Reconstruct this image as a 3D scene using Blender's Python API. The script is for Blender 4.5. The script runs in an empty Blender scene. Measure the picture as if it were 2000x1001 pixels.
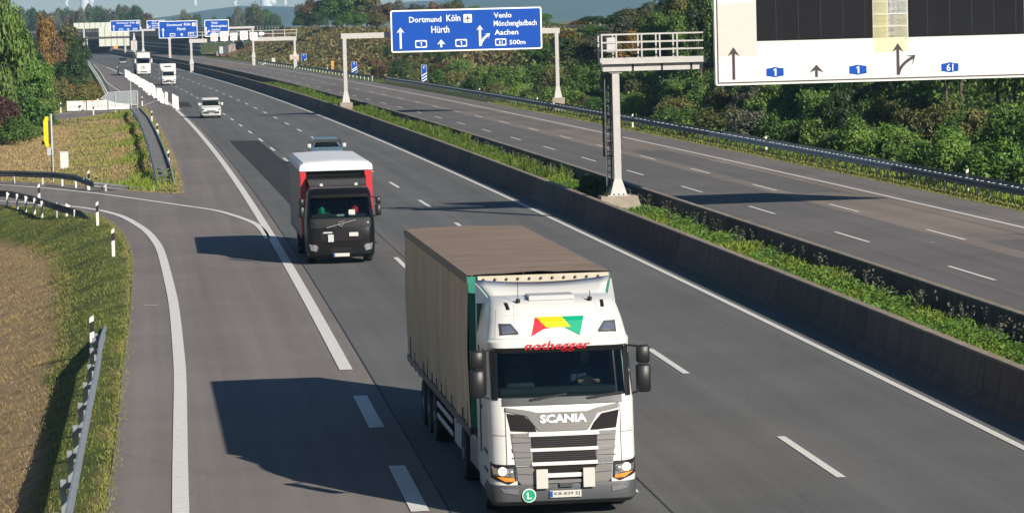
import bpy, math, random
import numpy as np
from math import sin, cos, radians, pi, atan, atan2, sqrt
from mathutils import Vector, Matrix
from mathutils.geometry import tessellate_polygon

SC = bpy.context.scene
COL = SC.collection
RNG = np.random.default_rng(7)
random.seed(5)

# ------------------------------------------------------------------ camera
CAM_H, CAM_F, PITCH, ROLL = 8.484, 6494.7, 0.07200, -0.026
cam_d = bpy.data.cameras.new('camera')
cam = bpy.data.objects.new('camera', cam_d); COL.objects.link(cam)
_f = Vector((0, cos(PITCH), -sin(PITCH))); _u = Vector((0, sin(PITCH), cos(PITCH))); _r = Vector((1, 0, 0))
_R = _r*cos(ROLL) + _u*sin(ROLL); _U = _u*cos(ROLL) - _r*sin(ROLL)
cam.matrix_world = Matrix(((_R.x, _U.x, -_f.x, 0), (_R.y, _U.y, -_f.y, 0), (_R.z, _U.z, -_f.z, CAM_H), (0, 0, 0, 1)))
cam_d.sensor_fit = 'HORIZONTAL'; cam_d.sensor_width = 36; cam_d.lens = CAM_F/2000*36
cam_d.clip_start = 1; cam_d.clip_end = 40000
SC.camera = cam
# ------------------------------------------------------------------ light
SUN = Vector((1.26, -1.72, 1.0)).normalized()
W = bpy.data.worlds.new('World'); SC.world = W; W.use_nodes = True
nt = W.node_tree
sky = nt.nodes.new('ShaderNodeTexSky'); sky.sky_type = 'NISHITA'; sky.sun_disc = False
sky.sun_elevation = math.asin(SUN.z); sky.sun_rotation = atan2(SUN.x, SUN.y)
sky.altitude = 100; sky.air_density = 1.0; sky.dust_density = 0.0; sky.ozone_density = 5.0
nt.links.new(sky.outputs[0], nt.nodes['Background'].inputs[0])
nt.nodes['Background'].inputs[1].default_value = 0.05
sd = bpy.data.lights.new('sun', 'SUN'); sd.energy = 5.0; sd.angle = radians(0.5); sd.color = (1.0, .93, .82)
so = bpy.data.objects.new('sun', sd); COL.objects.link(so); so.location = (60, -80, 60)
so.rotation_euler = SUN.to_track_quat('Z', 'Y').to_euler()
SC.view_settings.view_transform = 'Standard'; SC.view_settings.look = 'None'
SC.view_settings.exposure = 0.46; SC.view_settings.gamma = 1.0; SC.view_settings.use_curve_mapping = False
SC.render.engine = 'CYCLES'
SC.cycles.max_bounces = 6; SC.cycles.transparent_max_bounces = 12; SC.cycles.volume_bounces = 0

# ------------------------------------------------------------------ where things stand
def at(u, v, z=0.0, Y=None):
    """world point seen at photo pixel (u, v), on height z or at distance Y"""
    x, y = u-1000, -(v-500.5); c, s = cos(ROLL), sin(ROLL)
    xr, yr = c*x-s*y, s*x+c*y
    d = Vector((xr, CAM_F*cos(PITCH)+yr*sin(PITCH), -CAM_F*sin(PITCH)+yr*cos(PITCH)))
    t = (Y/d.y) if Y is not None else (z-CAM_H)/d.z
    return Vector((d.x*t, d.y*t, CAM_H+d.z*t))
CC = (0.3970459450712622, -3.726007085854415, -36.99750984989087, -17.024099213145508)
def rx(Y):
    Y = np.minimum(Y, 1500.) if not isinstance(Y, float) else min(Y, 1500.)
    t = (Y-300)/300; return ((CC[0]*t+CC[1])*t+CC[2])*t+CC[3]
def rs(Y): return (rx(Y+.05)-rx(Y-.05))/.1
def road(o, Y, z=0.0):
    Y = float(Y); s = rs(Y); n = 1/sqrt(1+s*s)
    return Vector((rx(Y)+o*n, Y-o*s*n, z))
def heading(Y): return -atan(rs(float(Y)))

# ------------------------------------------------------------------ helpers
def tag(o, label=None, cat=None, group=None, kind=None):
    if label: o['label'] = label
    if cat: o['category'] = cat
    if group: o['group'] = group
    if kind: o['kind'] = kind
    return o
def empty(name, loc=(0, 0, 0), rz=0.0, label=None, cat=None, group=None):
    o = bpy.data.objects.new(name, None); COL.objects.link(o); o.empty_display_size = .3
    o.location = loc; o.rotation_euler = (0, 0, rz); return tag(o, label, cat, group)
class MB:
    def __init__(s): s.v = []; s.f = []; s.m = []
    def add(s, vs, fs, mi=0):
        b = len(s.v); s.v += [tuple(v) for v in vs]
        for f in fs: s.f.append(tuple(b+i for i in f)); s.m.append(mi)
        return s
    def box(s, x0, x1, y0, y1, z0, z1, mi=0):
        return s.add([(x0, y0, z0), (x1, y0, z0), (x1, y1, z0), (x0, y1, z0), (x0, y0, z1), (x1, y0, z1), (x1, y1, z1), (x0, y1, z1)],
                     [(0, 3, 2, 1), (4, 5, 6, 7), (0, 1, 5, 4), (1, 2, 6, 5), (2, 3, 7, 6), (3, 0, 4, 7)], mi)
    def bbox(s, x0, x1, y0, y1, z0, z1, b=.02, mi=0):
        """box with chamfered edges"""
        v = []
        for (z, k) in ((z0, b), (z0+b, 0), (z1-b, 0), (z1, b)):
            for (x, y) in ((x0+b, y0+k), (x1-b, y0+k), (x1-k, y0+b), (x1-k, y1-b), (x1-b, y1-k), (x0+b, y1-k), (x0+k, y1-b), (x0+k, y0+b)):
                v.append((x, y, z))
        f = [tuple(range(7, -1, -1)), tuple(range(24, 32))]
        for r in range(3):
            for i in range(8): f.append((r*8+i, r*8+(i+1) % 8, r*8+8+(i+1) % 8, r*8+8+i))
        return s.add(v, f, mi)
    def obox(s, a, b, w, h, mi=0, up=(0, 0, 1)):
        """bar from a to b with width w and height h"""
        a, b = Vector(a), Vector(b); d = (b-a).normalized(); up = Vector(up)
        if abs(d.dot(up)) > .99: up = Vector((0, 1, 0))
        sx = d.cross(up).normalized(); sz = sx.cross(d).normalized()
        vs = [p+sx*i*w/2+sz*j*h/2 for p in (a, b) for (i, j) in ((-1, -1), (1, -1), (1, 1), (-1, 1))]
        return s.add(vs, [(0, 1, 2, 3), (7, 6, 5, 4), (0, 4, 5, 1), (1, 5, 6, 2), (2, 6, 7, 3), (3, 7, 4, 0)], mi)
    def cyl(s, a, b, r, n=12, r2=None, mi=0, cap=True):
        a, b = Vector(a), Vector(b); d = (b-a).normalized(); r2 = r if r2 is None else r2
        up = Vector((0, 0, 1)) if abs(d.z) < .9 else Vector((1, 0, 0))
        sx = d.cross(up).normalized(); sy = d.cross(sx)
        vs = [p+(sx*cos(2*pi*i/n)+sy*sin(2*pi*i/n))*q for p, q in ((a, r), (b, r2)) for i in range(n)]
        fs = [(i, (i+1) % n, n+(i+1) % n, n+i) for i in range(n)]
        if cap: fs += [tuple(range(n-1, -1, -1)), tuple(range(n, 2*n))]
        return s.add(vs, fs, mi)
    def lathe(s, prof, c=(0, 0, 0), n=16, axis='z', mi=0):
        vs = []
        for (r, h) in prof:
            for i in range(n):
                a = 2*pi*i/n; p = (r*cos(a), r*sin(a), h)
                if axis == 'x': p = (h, r*cos(a), r*sin(a))
                if axis == 'y': p = (r*cos(a), h, r*sin(a))
                vs.append((p[0]+c[0], p[1]+c[1], p[2]+c[2]))
        fs = [(k*n+i, k*n+(i+1) % n, (k+1)*n+(i+1) % n, (k+1)*n+i) for k in range(len(prof)-1) for i in range(n)]
        fs += [tuple(range(n)), tuple((len(prof)-1)*n+i for i in range(n))]
        return s.add(vs, fs, mi)
    def plate(s, pts, y0, y1, mi=0):
        """polygon in the xz plane given thickness along y (front at y0)"""
        n = len(pts); vs = [(x, y0, z) for x, z in pts]+[(x, y1, z) for x, z in pts]
        tri = tessellate_polygon([[Vector((x, z, 0)) for x, z in pts]])
        fs = [tuple(t) for t in tri]+[(t[2]+n, t[1]+n, t[0]+n) for t in tri]
        fs += [(i, (i+1) % n, n+(i+1) % n, n+i) for i in range(n)]
        return s.add(vs, fs, mi)
    def strip(s, A, B, mi=0):
        n = len(A); return s.add(list(A)+list(B), [(i, i+1, n+i+1, n+i) for i in range(n-1)], mi)
    def build(s, name, mats, parent=None, smooth=None, loc=None, **kw):
        me = bpy.data.meshes.new(name); me.from_pydata(s.v, [], s.f)
        for m in (mats if isinstance(mats, (list, tuple)) else [mats]): me.materials.append(m)
        if any(s.m): me.polygons.foreach_set('material_index', s.m)
        me.update()
        if smooth is not None: shade(me, smooth)
        o = bpy.data.objects.new(name, me); COL.objects.link(o)
        if parent: o.parent = parent
        if loc is not None: o.location = loc
        return tag(o, **kw)
def shade(me, ang=35):
    import bmesh
    bm = bmesh.new(); bm.from_mesh(me); bmesh.ops.recalc_face_normals(bm, faces=bm.faces)
    for e in bm.edges: e.smooth = not (len(e.link_faces) == 2 and e.calc_face_angle(0) > radians(ang))
    for f in bm.faces: f.smooth = True
    bm.to_mesh(me); bm.free()
def npmesh(name, co, faces_n, idx, mat, parent=None, **kw):
    """fast mesh: co (N,3), every face has faces_n corners, idx flat"""
    me = bpy.data.meshes.new(name); me.vertices.add(len(co)); me.vertices.foreach_set('co', np.asarray(co, np.float32).ravel())
    nf = len(idx)//faces_n; me.loops.add(len(idx)); me.loops.foreach_set('vertex_index', np.asarray(idx, np.int32).ravel())
    me.polygons.add(nf); me.polygons.foreach_set('loop_start', np.arange(nf, dtype=np.int32)*faces_n)
    me.update(calc_edges=True); me.validate(); me.materials.append(mat)
    if name is None: return me
    o = bpy.data.objects.new(name, me); COL.objects.link(o)
    if parent: o.parent = parent
    return tag(o, **kw)
def copy_thing(o, loc, rz=None, scale=None, label=None, group=None):
    c = o.copy(); COL.objects.link(c); c.location = loc
    if rz is not None: c.rotation_euler = (0, 0, rz)
    if scale is not None: c.scale = scale
    if label: c['label'] = label
    if group: c['group'] = group
    def rec(a, b):
        for ch in a.children:
            d = ch.copy(); COL.objects.link(d); d.parent = b; rec(ch, d)
    rec(o, c); return c

# ------------------------------------------------------------------ materials
def nd(nt, t, **kw):
    n = nt.nodes.new(t)
    for k, v in kw.items():
        if k in n.inputs: n.inputs[k].default_value = v
        else: setattr(n, k, v)
    return n
def mat(name, col, rough=.6, metal=0., var=0., vscale=2., bump=0., bscale=40., coat=0., col2=None, detail=6., spec=.5, stretch=None, emit=None, objrand=0.):
    m = bpy.data.materials.new(name); m.use_nodes = True; t = m.node_tree; b = t.nodes['Principled BSDF']
    b.inputs['Base Color'].default_value = (*col, 1); b.inputs['Roughness'].default_value = rough
    b.inputs['Metallic'].default_value = metal; b.inputs['Coat Weight'].default_value = coat
    b.inputs['Specular IOR Level'].default_value = spec
    tc = nd(t, 'ShaderNodeTexCoord'); src = tc.outputs['Object']
    if stretch:
        mp = nd(t, 'ShaderNodeMapping'); mp.inputs['Scale'].default_value = stretch; t.links.new(src, mp.inputs[0]); src = mp.outputs[0]
    if var or col2:
        n = nd(t, 'ShaderNodeTexNoise', Scale=vscale, Detail=detail, Roughness=.62); t.links.new(src, n.inputs['Vector'])
        r = nd(t, 'ShaderNodeMapRange'); r.inputs['From Min'].default_value = .3; r.inputs['From Max'].default_value = .7
        t.links.new(n.outputs['Fac'], r.inputs['Value'])
        mx = nd(t, 'ShaderNodeMix', data_type='RGBA'); t.links.new(r.outputs[0], mx.inputs[0])
        c2 = col2 if col2 else tuple(min(1, c*(1+var)) for c in col); c1 = col if col2 else tuple(c*(1-var) for c in col)
        mx.inputs[6].default_value = (*c1, 1); mx.inputs[7].default_value = (*c2, 1)
        t.links.new(mx.outputs[2], b.inputs['Base Color'])
        if objrand:
            oi = nd(t, 'ShaderNodeObjectInfo'); k = nd(t, 'ShaderNodeMapRange'); k.inputs['To Min'].default_value = 1-objrand; k.inputs['To Max'].default_value = 1+objrand; t.links.new(oi.outputs['Random'], k.inputs['Value'])
            vs_ = nd(t, 'ShaderNodeVectorMath', operation='SCALE'); t.links.new(mx.outputs[2], vs_.inputs[0]); t.links.new(k.outputs[0], vs_.inputs['Scale']); t.links.new(vs_.outputs[0], b.inputs['Base Color'])
    if bump:
        n2 = nd(t, 'ShaderNodeTexNoise', Scale=bscale, Detail=4.); t.links.new(src, n2.inputs['Vector'])
        bp = nd(t, 'ShaderNodeBump', Strength=bump, Distance=.02); t.links.new(n2.outputs['Fac'], bp.inputs['Height']); t.links.new(bp.outputs[0], b.inputs['Normal'])
    if emit: b.inputs['Emission Color'].default_value = (*emit[0], 1); b.inputs['Emission Strength'].default_value = emit[1]
    return m
def asphalt(name, col, seed=0., patch=.12, streak=.12, grain=.25, lanes=False):
    """asphalt: stone grain, wheel-track streaks along the road, large soft patches"""
    m = bpy.data.materials.new(name); m.use_nodes = True; t = m.node_tree; b = t.nodes['Principled BSDF']
    tc = nd(t, 'ShaderNodeTexCoord'); src = tc.outputs['Object']
    rot = nd(t, 'ShaderNodeMapping'); rot.inputs['Rotation'].default_value = (0, 0, -.11); rot.inputs['Location'].default_value = (seed, seed, 0); t.links.new(src, rot.inputs[0])
    st = nd(t, 'ShaderNodeMapping'); st.inputs['Scale'].default_value = (1.1, .012, 1); t.links.new(rot.outputs[0], st.inputs[0])
    def noise(vec, scale, det=5., rough=.6):
        n = nd(t, 'ShaderNodeTexNoise', Scale=scale, Detail=det, Roughness=rough); t.links.new(vec, n.inputs['Vector']); return n.outputs['Fac']
    def mul(a, lo, hi):
        r = nd(t, 'ShaderNodeMapRange'); r.inputs['From Min'].default_value = .3; r.inputs['From Max'].default_value = .7
        r.inputs['To Min'].default_value = lo; r.inputs['To Max'].default_value = hi; t.links.new(a, r.inputs['Value']); return r.outputs[0]
    def mm(a, c):
        n = nd(t, 'ShaderNodeMath', operation='MULTIPLY'); t.links.new(a, n.inputs[0]); t.links.new(c, n.inputs[1]); return n.outputs[0]
    f = mm(mul(noise(st.outputs[0], 1.3, 3.), 1-streak, 1+streak), mul(noise(rot.outputs[0], .13), 1-patch, 1+patch))
    f = mm(f, mul(noise(rot.outputs[0], 55., 2., .8), 1-grain, 1+grain))
    f = mm(f, mul(noise(rot.outputs[0], 9., 3., .7), 1-grain*.4, 1+grain*.4))
    # sealed cracks: thin dark wandering lines
    vo_ = nd(t, 'ShaderNodeTexVoronoi', feature='DISTANCE_TO_EDGE', Scale=.16); ds_ = nd(t, 'ShaderNodeMapping'); ds_.inputs['Scale'].default_value = (1.6, .35, 1)
    wn = nd(t, 'ShaderNodeTexNoise', Scale=.9, Detail=4.); t.links.new(rot.outputs[0], wn.inputs['Vector']); wa = nd(t, 'ShaderNodeVectorMath', operation='MULTIPLY_ADD'); t.links.new(wn.outputs['Color'], wa.inputs[0]); wa.inputs[1].default_value = (.8, .8, 0); t.links.new(rot.outputs[0], wa.inputs[2])
    t.links.new(wa.outputs[0], ds_.inputs[0]); t.links.new(ds_.outputs[0], vo_.inputs['Vector'])
    cr = nd(t, 'ShaderNodeMapRange'); cr.inputs['From Min'].default_value = .0; cr.inputs['From Max'].default_value = .006; cr.inputs['To Min'].default_value = .87; cr.inputs['To Max'].default_value = 1.; t.links.new(vo_.outputs['Distance'], cr.inputs['Value'])
    f = mm(f, cr.outputs[0])
    if lanes:   # darker, polished wheel tracks and an oily centre in every lane
        ao = nd(t, 'ShaderNodeAttribute', attribute_name='lane_pos'); w1 = nd(t, 'ShaderNodeMath', operation='MULTIPLY'); t.links.new(ao.outputs['Fac'], w1.inputs[0]); w1.inputs[1].default_value = 2*pi
        c1 = nd(t, 'ShaderNodeMath', operation='COSINE'); t.links.new(w1.outputs[0], c1.inputs[0]); w2 = nd(t, 'ShaderNodeMath', operation='MULTIPLY'); t.links.new(ao.outputs['Fac'], w2.inputs[0]); w2.inputs[1].default_value = 4*pi
        c2 = nd(t, 'ShaderNodeMath', operation='COSINE'); t.links.new(w2.outputs[0], c2.inputs[0])
        k1 = nd(t, 'ShaderNodeMath', operation='MULTIPLY_ADD'); t.links.new(c1.outputs[0], k1.inputs[0]); k1.inputs[1].default_value = .045; k1.inputs[2].default_value = 1.
        k2 = nd(t, 'ShaderNodeMath', operation='MULTIPLY_ADD'); t.links.new(c2.outputs[0], k2.inputs[0]); k2.inputs[1].default_value = .045; t.links.new(k1.outputs[0], k2.inputs[2]); f = mm(f, k2.outputs[0])
    sc = nd(t, 'ShaderNodeVectorMath', operation='SCALE'); sc.inputs[0].default_value = col; t.links.new(f, sc.inputs['Scale'])
    t.links.new(sc.outputs[0], b.inputs['Base Color']); b.inputs['Roughness'].default_value = .88; b.inputs['Specular IOR Level'].default_value = .3
    bp = nd(t, 'ShaderNodeBump', Strength=.35, Distance=.006); t.links.new(noise(rot.outputs[0], 70., 2.), bp.inputs['Height']); t.links.new(bp.outputs[0], b.inputs['Normal'])
    return m
def leafmat(name, c1, c2, c3, trans=.25):
    m = bpy.data.materials.new(name); m.use_nodes = True; t = m.node_tree; b = t.nodes['Principled BSDF']; out = t.nodes['Material Output']
    g = nd(t, 'ShaderNodeNewGeometry'); oi = nd(t, 'ShaderNodeObjectInfo')
    tc = nd(t, 'ShaderNodeTexCoord'); n = nd(t, 'ShaderNodeTexNoise', Scale=1.6, Detail=3.); t.links.new(tc.outputs['Object'], n.inputs['Vector'])
    a = nd(t, 'ShaderNodeMath', operation='ADD'); t.links.new(g.outputs['Random Per Island'], a.inputs[0]); t.links.new(n.outputs['Fac'], a.inputs[1])
    a2 = nd(t, 'ShaderNodeMath', operation='ADD'); t.links.new(a.outputs[0], a2.inputs[0]); t.links.new(oi.outputs['Random'], a2.inputs[1])
    d = nd(t, 'ShaderNodeMath', operation='DIVIDE'); t.links.new(a2.outputs[0], d.inputs[0]); d.inputs[1].default_value = 2.5
    r = nd(t, 'ShaderNodeValToRGB'); e = r.color_ramp.elements; e[0].position = .12; e[0].color = (*c1, 1); e[1].position = .92; e[1].color = (*c3, 1)
    k = r.color_ramp.elements.new(.55); k.color = (*c2, 1)
    t.links.new(d.outputs[0], r.inputs[0]); t.links.new(r.outputs[0], b.inputs['Base Color'])
    b.inputs['Roughness'].default_value = .55; b.inputs['Specular IOR Level'].default_value = .35
    tr = nd(t, 'ShaderNodeBsdfTranslucent'); t.links.new(r.outputs[0], tr.inputs[0])
    mx = nd(t, 'ShaderNodeMixShader'); mx.inputs[0].default_value = trans
    t.links.new(b.outputs[0], mx.inputs[1]); t.links.new(tr.outputs[0], mx.inputs[2]); t.links.new(mx.outputs[0], out.inputs[0]); return m
def glassmat(name, tint, op=.55):
    m = bpy.data.materials.new(name); m.use_nodes = True; t = m.node_tree; t.nodes.remove(t.nodes['Principled BSDF']); out = t.nodes['Material Output']
    tr = nd(t, 'ShaderNodeBsdfTransparent'); tr.inputs[0].default_value = (*[c*op for c in tint], 1)
    gl = nd(t, 'ShaderNodeBsdfGlossy'); gl.inputs['Roughness'].default_value = .03; gl.inputs[0].default_value = (.85, .92, .95, 1)
    fr = nd(t, 'ShaderNodeFresnel', IOR=1.5); mx = nd(t, 'ShaderNodeMixShader')
    t.links.new(fr.outputs[0], mx.inputs[0]); t.links.new(tr.outputs[0], mx.inputs[1]); t.links.new(gl.outputs[0], mx.inputs[2]); t.links.new(mx.outputs[0], out.inputs[0]); return m

M = dict(
 lane=asphalt('asphalt_lane', (.127, .125, .120), 3., lanes=True), ramp=asphalt('asphalt_ramp', (.200, .176, .162), 9.),
 opposite=asphalt('asphalt_opposite', (.175, .156, .143), 17., .16, lanes=True), warm=asphalt('asphalt_warm', (.215, .178, .148), 27., .14),
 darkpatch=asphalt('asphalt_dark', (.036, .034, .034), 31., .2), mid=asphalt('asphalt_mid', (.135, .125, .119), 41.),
 seam=mat('joint', (.03, .03, .03), .9), paint=mat('road_paint', (.72, .70, .64), .7, var=.12, vscale=6., bump=.2, col2=None),
 concrete=mat('barrier_concrete_shaded', (.095, .072, .056), .9, var=.42, vscale=1.3, bump=.3, bscale=18., stretch=(2.2, 2.2, .22), objrand=.3),  # streaky stained wall face, with shade also put into its dark colour
 cap_sunlit=mat('barrier_top_sunlit', (.27, .215, .155), .9, var=.28, vscale=2.5, bump=.3, bscale=14., objrand=.12), plinth=mat('plinth_concrete', (.30, .25, .20), .9, var=.2, vscale=2., bump=.3),  # barrier cap: same concrete coloured lighter, sunlight put into the colour
 white=mat('white_paint', (.66, .65, .61), .35, var=.07, vscale=1.1, coat=.3), offwhite=mat('offwhite', (.62, .60, .55), .5, var=.08),
 gantry=mat('gantry_white', (.44, .42, .40), .5, var=.09, vscale=3.), galv=mat('galvanised', (.28, .30, .32), .42, .35, var=.15, vscale=4.),
 galvdark=mat('galvanised_weathered', (.10, .105, .11), .5, .3, var=.3, vscale=5.), galvlight=mat('galvanised_light', (.52, .53, .52), .45, .2, var=.1),
 black=mat('black_plastic', (.012, .012, .013), .45), rubber=mat('tyre_rubber', (.016, .016, .016), .85, bump=.3), rim=mat('rim', (.30, .30, .31), .4, .6),
 dark=mat('dark_grey', (.045, .047, .052), .5), darkgrey=mat('bumper_grey', (.055, .058, .063), .55, var=.1),
 blue=mat('sign_blue', (.001, .060, .36), .6, spec=.2, var=.06, vscale=.8), signwhite=mat('sign_white', (.80, .82, .80), .4), signblack=mat('sign_black', (.035, .022, .03), .5),
 cream=mat('sign_back', (.52, .53, .45), .5, var=.08), yellow=mat('signal_yellow', (.78, .60, .008), .45), red=mat('red_paint', (.50, .025, .03), .35, var=.06, coat=.3),
 orange=mat('orange', (.75, .28, .04), .5), beige=mat('cabinet_beige', (.55, .42, .28), .6, var=.06), green=mat('green_tarp', (.01, .17, .11), .5, var=.15),
 tarp=mat('tarp_side', (.54, .40, .25), .75, var=.22, vscale=1.2, stretch=(1, 2.2, .18), bump=.15, bscale=6.),
 tarproof=mat('tarp_roof', (.240, .172, .125), .8, var=.16, vscale=1.1, bump=.5, bscale=3., stretch=(.5, 1.6, 1)),
 tarpgrey=mat('tarp_grey', (.34, .29, .24), .7, var=.15, vscale=1.5, stretch=(1, 2, .3)), tarpwhite=mat('tarp_white', (.66, .66, .68), .6, var=.08, bump=.2, bscale=3.),
 silver=mat('silver_paint', (.20, .19, .185), .45, .25, var=.04), mesh=mat('grille_mesh', (.012, .010, .011), .7, var=.4, vscale=60., spec=.2),
 chrome=mat('lamp_reflector', (.75, .75, .78), .12, .9), amber=mat('amber_lens', (.75, .25, .03), .25), lamp=mat('headlamp_lit', (.9, .85, .6), .2, emit=((1., .86, .5), .9)),
 glass=glassmat('windscreen', (.75, .95, .92), .55), lens=glassmat('lamp_glass', (1, 1, 1), .9), navy=mat('navy_paint', (.03, .045, .065), .3, coat=.6), bluegrey=mat('bluegrey_paint', (.16, .26, .34), .3, .3, coat=.6),
 interior=mat('cab_interior', (.030, .031, .032), .8), seat=mat('seat_fabric', (.05, .055, .06), .9), skin=mat('skin', (.45, .26, .18), .6), shirt=mat('shirt', (.05, .07, .11), .9), hair=mat('hair', (.03, .02, .015), .8),
 pink=mat('panel_rose', (.62, .52, .47), .5, var=.03), yel=mat('panel_yellowish', (.66, .62, .36), .5, var=.06, vscale=.7), panel=mat('panel_white', (.64, .64, .61), .5, spec=.3, var=.03, vscale=.8),
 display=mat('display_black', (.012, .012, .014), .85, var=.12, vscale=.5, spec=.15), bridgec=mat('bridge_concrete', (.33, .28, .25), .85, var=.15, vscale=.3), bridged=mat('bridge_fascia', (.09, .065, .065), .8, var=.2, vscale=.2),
 bark=mat('bark', (.10, .08, .06), .9, var=.3, vscale=6.), steam=mat('tower_concrete', (.72, .74, .76), .9), hill=mat('wooded_hill', (.035, .055, .03), 1., var=.4, vscale=.01), redring=mat('red_ring', (.75, .08, .09), .4),
 logo_r=mat('logo_red', (.72, .02, .035), .45), logo_y=mat('logo_yellow', (.85, .50, .005), .45), logo_g=mat('logo_green', (.0, .32, .17), .45), ledgreen=mat('green_disc', (.01, .30, .15), .4),
 rosette=mat('plate_white', (.52, .50, .45), .5), pinkish=mat('pinkish_panel', (.62, .42, .38), .6), lightgrey=mat('light_grey', (.45, .46, .46), .5), bluesill=mat('blue_tarp', (.03, .09, .22), .5),
)
def groundmat():
    m = bpy.data.materials.new('grass_ground'); m.use_nodes = True; t = m.node_tree; b = t.nodes['Principled BSDF']
    tc = nd(t, 'ShaderNodeTexCoord'); src = tc.outputs['Object']
    def noise(s, d=6., vec=src, r=.65):
        n = nd(t, 'ShaderNodeTexNoise', Scale=s, Detail=d, Roughness=r); t.links.new(vec, n.inputs['Vector']); return n.outputs['Fac']
    def ramp(a, els):
        r = nd(t, 'ShaderNodeValToRGB'); e = r.color_ramp.elements; e[0].position, e[0].color = els[0][0], (*els[0][1], 1); e[1].position, e[1].color = els[-1][0], (*els[-1][1], 1)
        for p, c in els[1:-1]: r.color_ramp.elements.new(p).color = (*c, 1)
        t.links.new(a, r.inputs[0]); return r.outputs[0]
    at_ = nd(t, 'ShaderNodeAttribute', attribute_name='dry'); dry = at_.outputs['Fac']
    gcol = ramp(noise(1.1), [(.3, (.050, .072, .016)), (.5, (.10, .13, .028)), (.7, (.19, .19, .052))])
    dcol = ramp(noise(1.6, 8.), [(.28, (.13, .085, .048)), (.42, (.33, .225, .12)), (.58, (.46, .32, .165)), (.75, (.33, .28, .12))])
    a = nd(t, 'ShaderNodeMath', operation='ADD'); t.links.new(dry, a.inputs[0]); t.links.new(noise(.22, 4.), a.inputs[1])
    r = nd(t, 'ShaderNodeMapRange'); r.inputs['From Min'].default_value = .85; r.inputs['From Max'].default_value = 1.15; t.links.new(a.outputs[0], r.inputs['Value'])
    mx = nd(t, 'ShaderNodeMix', data_type='RGBA'); t.links.new(r.outputs[0], mx.inputs[0]); t.links.new(gcol, mx.inputs[6]); t.links.new(dcol, mx.inputs[7])
    t.links.new(mx.outputs[2], b.inputs['Base Color']); b.inputs['Roughness'].default_value = .95; b.inputs['Specular IOR Level'].default_value = .2
    bp = nd(t, 'ShaderNodeBump', Strength=.9, Distance=.12); t.links.new(noise(5., 8., src, .75), bp.inputs['Height']); t.links.new(bp.outputs[0], b.inputs['Normal'])
    return m
M['ground'] = groundmat()
M['stripbeige'] = mat('strip_beige', (.50, .44, .34), .6, var=.12, vscale=5.)
LEAF = dict(
 dark=leafmat('leaves_dark', (0.022, 0.044, 0.016), (0.046, 0.086, 0.025), (0.101, 0.149, 0.041)),
 green=leafmat('leaves_green', (0.038, 0.086, 0.017), (0.086, 0.166, 0.031), (0.192, 0.270, 0.061)),
 bright=leafmat('leaves_bright', (0.061, 0.131, 0.020), (0.131, 0.244, 0.038), (0.260, 0.365, 0.078)),
 olive=leafmat('leaves_olive', (0.044, 0.053, 0.018), (0.110, 0.118, 0.036), (0.221, 0.206, 0.066)),
 golden=leafmat('leaves_golden', (0.083, 0.059, 0.018), (0.196, 0.122, 0.031), (0.313, 0.196, 0.054)),
 brown=leafmat('leaves_brown', (0.061, 0.041, 0.024), (0.149, 0.095, 0.047), (0.257, 0.169, 0.081)),
 maroon=leafmat('leaves_maroon', (.03, .012, .012), (.07, .03, .025), (.12, .07, .04)),
 grey=leafmat('leaves_greyish', (0.049, 0.056, 0.036), (0.098, 0.106, 0.070), (0.182, 0.182, 0.119)),
 grass=leafmat('grass_blades', (0.059, 0.103, 0.013), (0.140, 0.216, 0.024), (0.281, 0.346, 0.049), .38),
 drygrass=leafmat('grass_dry', (.17, .13, .05), (.36, .27, .11), (.50, .38, .17), .3),
 mix=leafmat('grass_mixed', (.09, .13, .025), (.23, .26, .05), (.42, .40, .13), .35),
)
PROTO = []   # prototypes parked: every prototype is itself used as the first instance

# ------------------------------------------------------------------ ground and roads
def pw(pts, z=0.): return [at(u, v, 0.) + Vector((0, 0, z)) for u, v in pts]
def smooth_line(pts, n=8):
    """Catmull-Rom through world points"""
    P = [pts[0]*2-pts[1]]+list(pts)+[pts[-1]*2-pts[-2]]; out = []
    for i in range(1, len(P)-2):
        for k in range(n):
            t = k/n; a, b, c, d = P[i-1], P[i], P[i+1], P[i+2]
            out.append(.5*((2*b)+(c-a)*t+(2*a-5*b+4*c-d)*t*t+(3*b-a-3*c+d)*t**3))
    out.append(P[-2]); return out
ledge = smooth_line(pw([(188, 1130), (205, 1001), (220, 900), (232, 800), (242, 700), (252, 625), (257, 550), (255, 500), (240, 462), (216, 436), (180, 419), (130, 410), (60, 404), (0, 401), (-200, 392)]))
upper = smooth_line(pw([(-200, 346), (0, 353), (90, 357), (180, 364), (270, 373), (352, 378)]))
nose = smooth_line(pw([(352, 378), (347, 345), (338, 312), (326, 284), (309, 248), (296, 226), (281, 207)]))
strip_lo = smooth_line(pw([(281, 207), (250, 213.5), (187, 225), (140, 231.6), (56, 238), (-120, 241)]))
strip_hi = smooth_line(pw([(-120, 233), (58, 231), (105, 223.5), (132, 218.5), (187, 212.5), (225, 206)]))
far_l = smooth_line(pw([(225, 206), (199, 193), (213, 180), (207, 163), (194, 141), (180, 125)]))
left_poly = ledge+upper[1:]+nose[1:]+strip_lo[1:]+strip_hi+far_l[1:]+[road(-15.0, y) for y in range(820, 1500, 40)]
left_poly += [road(.95, y) for y in range(1480, 50, -10)]+[road(.95, 46), Vector((-7, 46, 0))]
def sheet(name, poly, z, m, kind='structure', **kw):
    poly = [Vector((p.x, p.y, z)) for p in poly]
    tri = tessellate_polygon([poly]); mb = MB(); mb.add(poly, [t if (poly[t[1]]-poly[t[0]]).cross(poly[t[2]]-poly[t[0]]).z > 0 else (t[0], t[2], t[1]) for t in tri])
    return mb.build(name, m, kind=kind, **kw)
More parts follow.
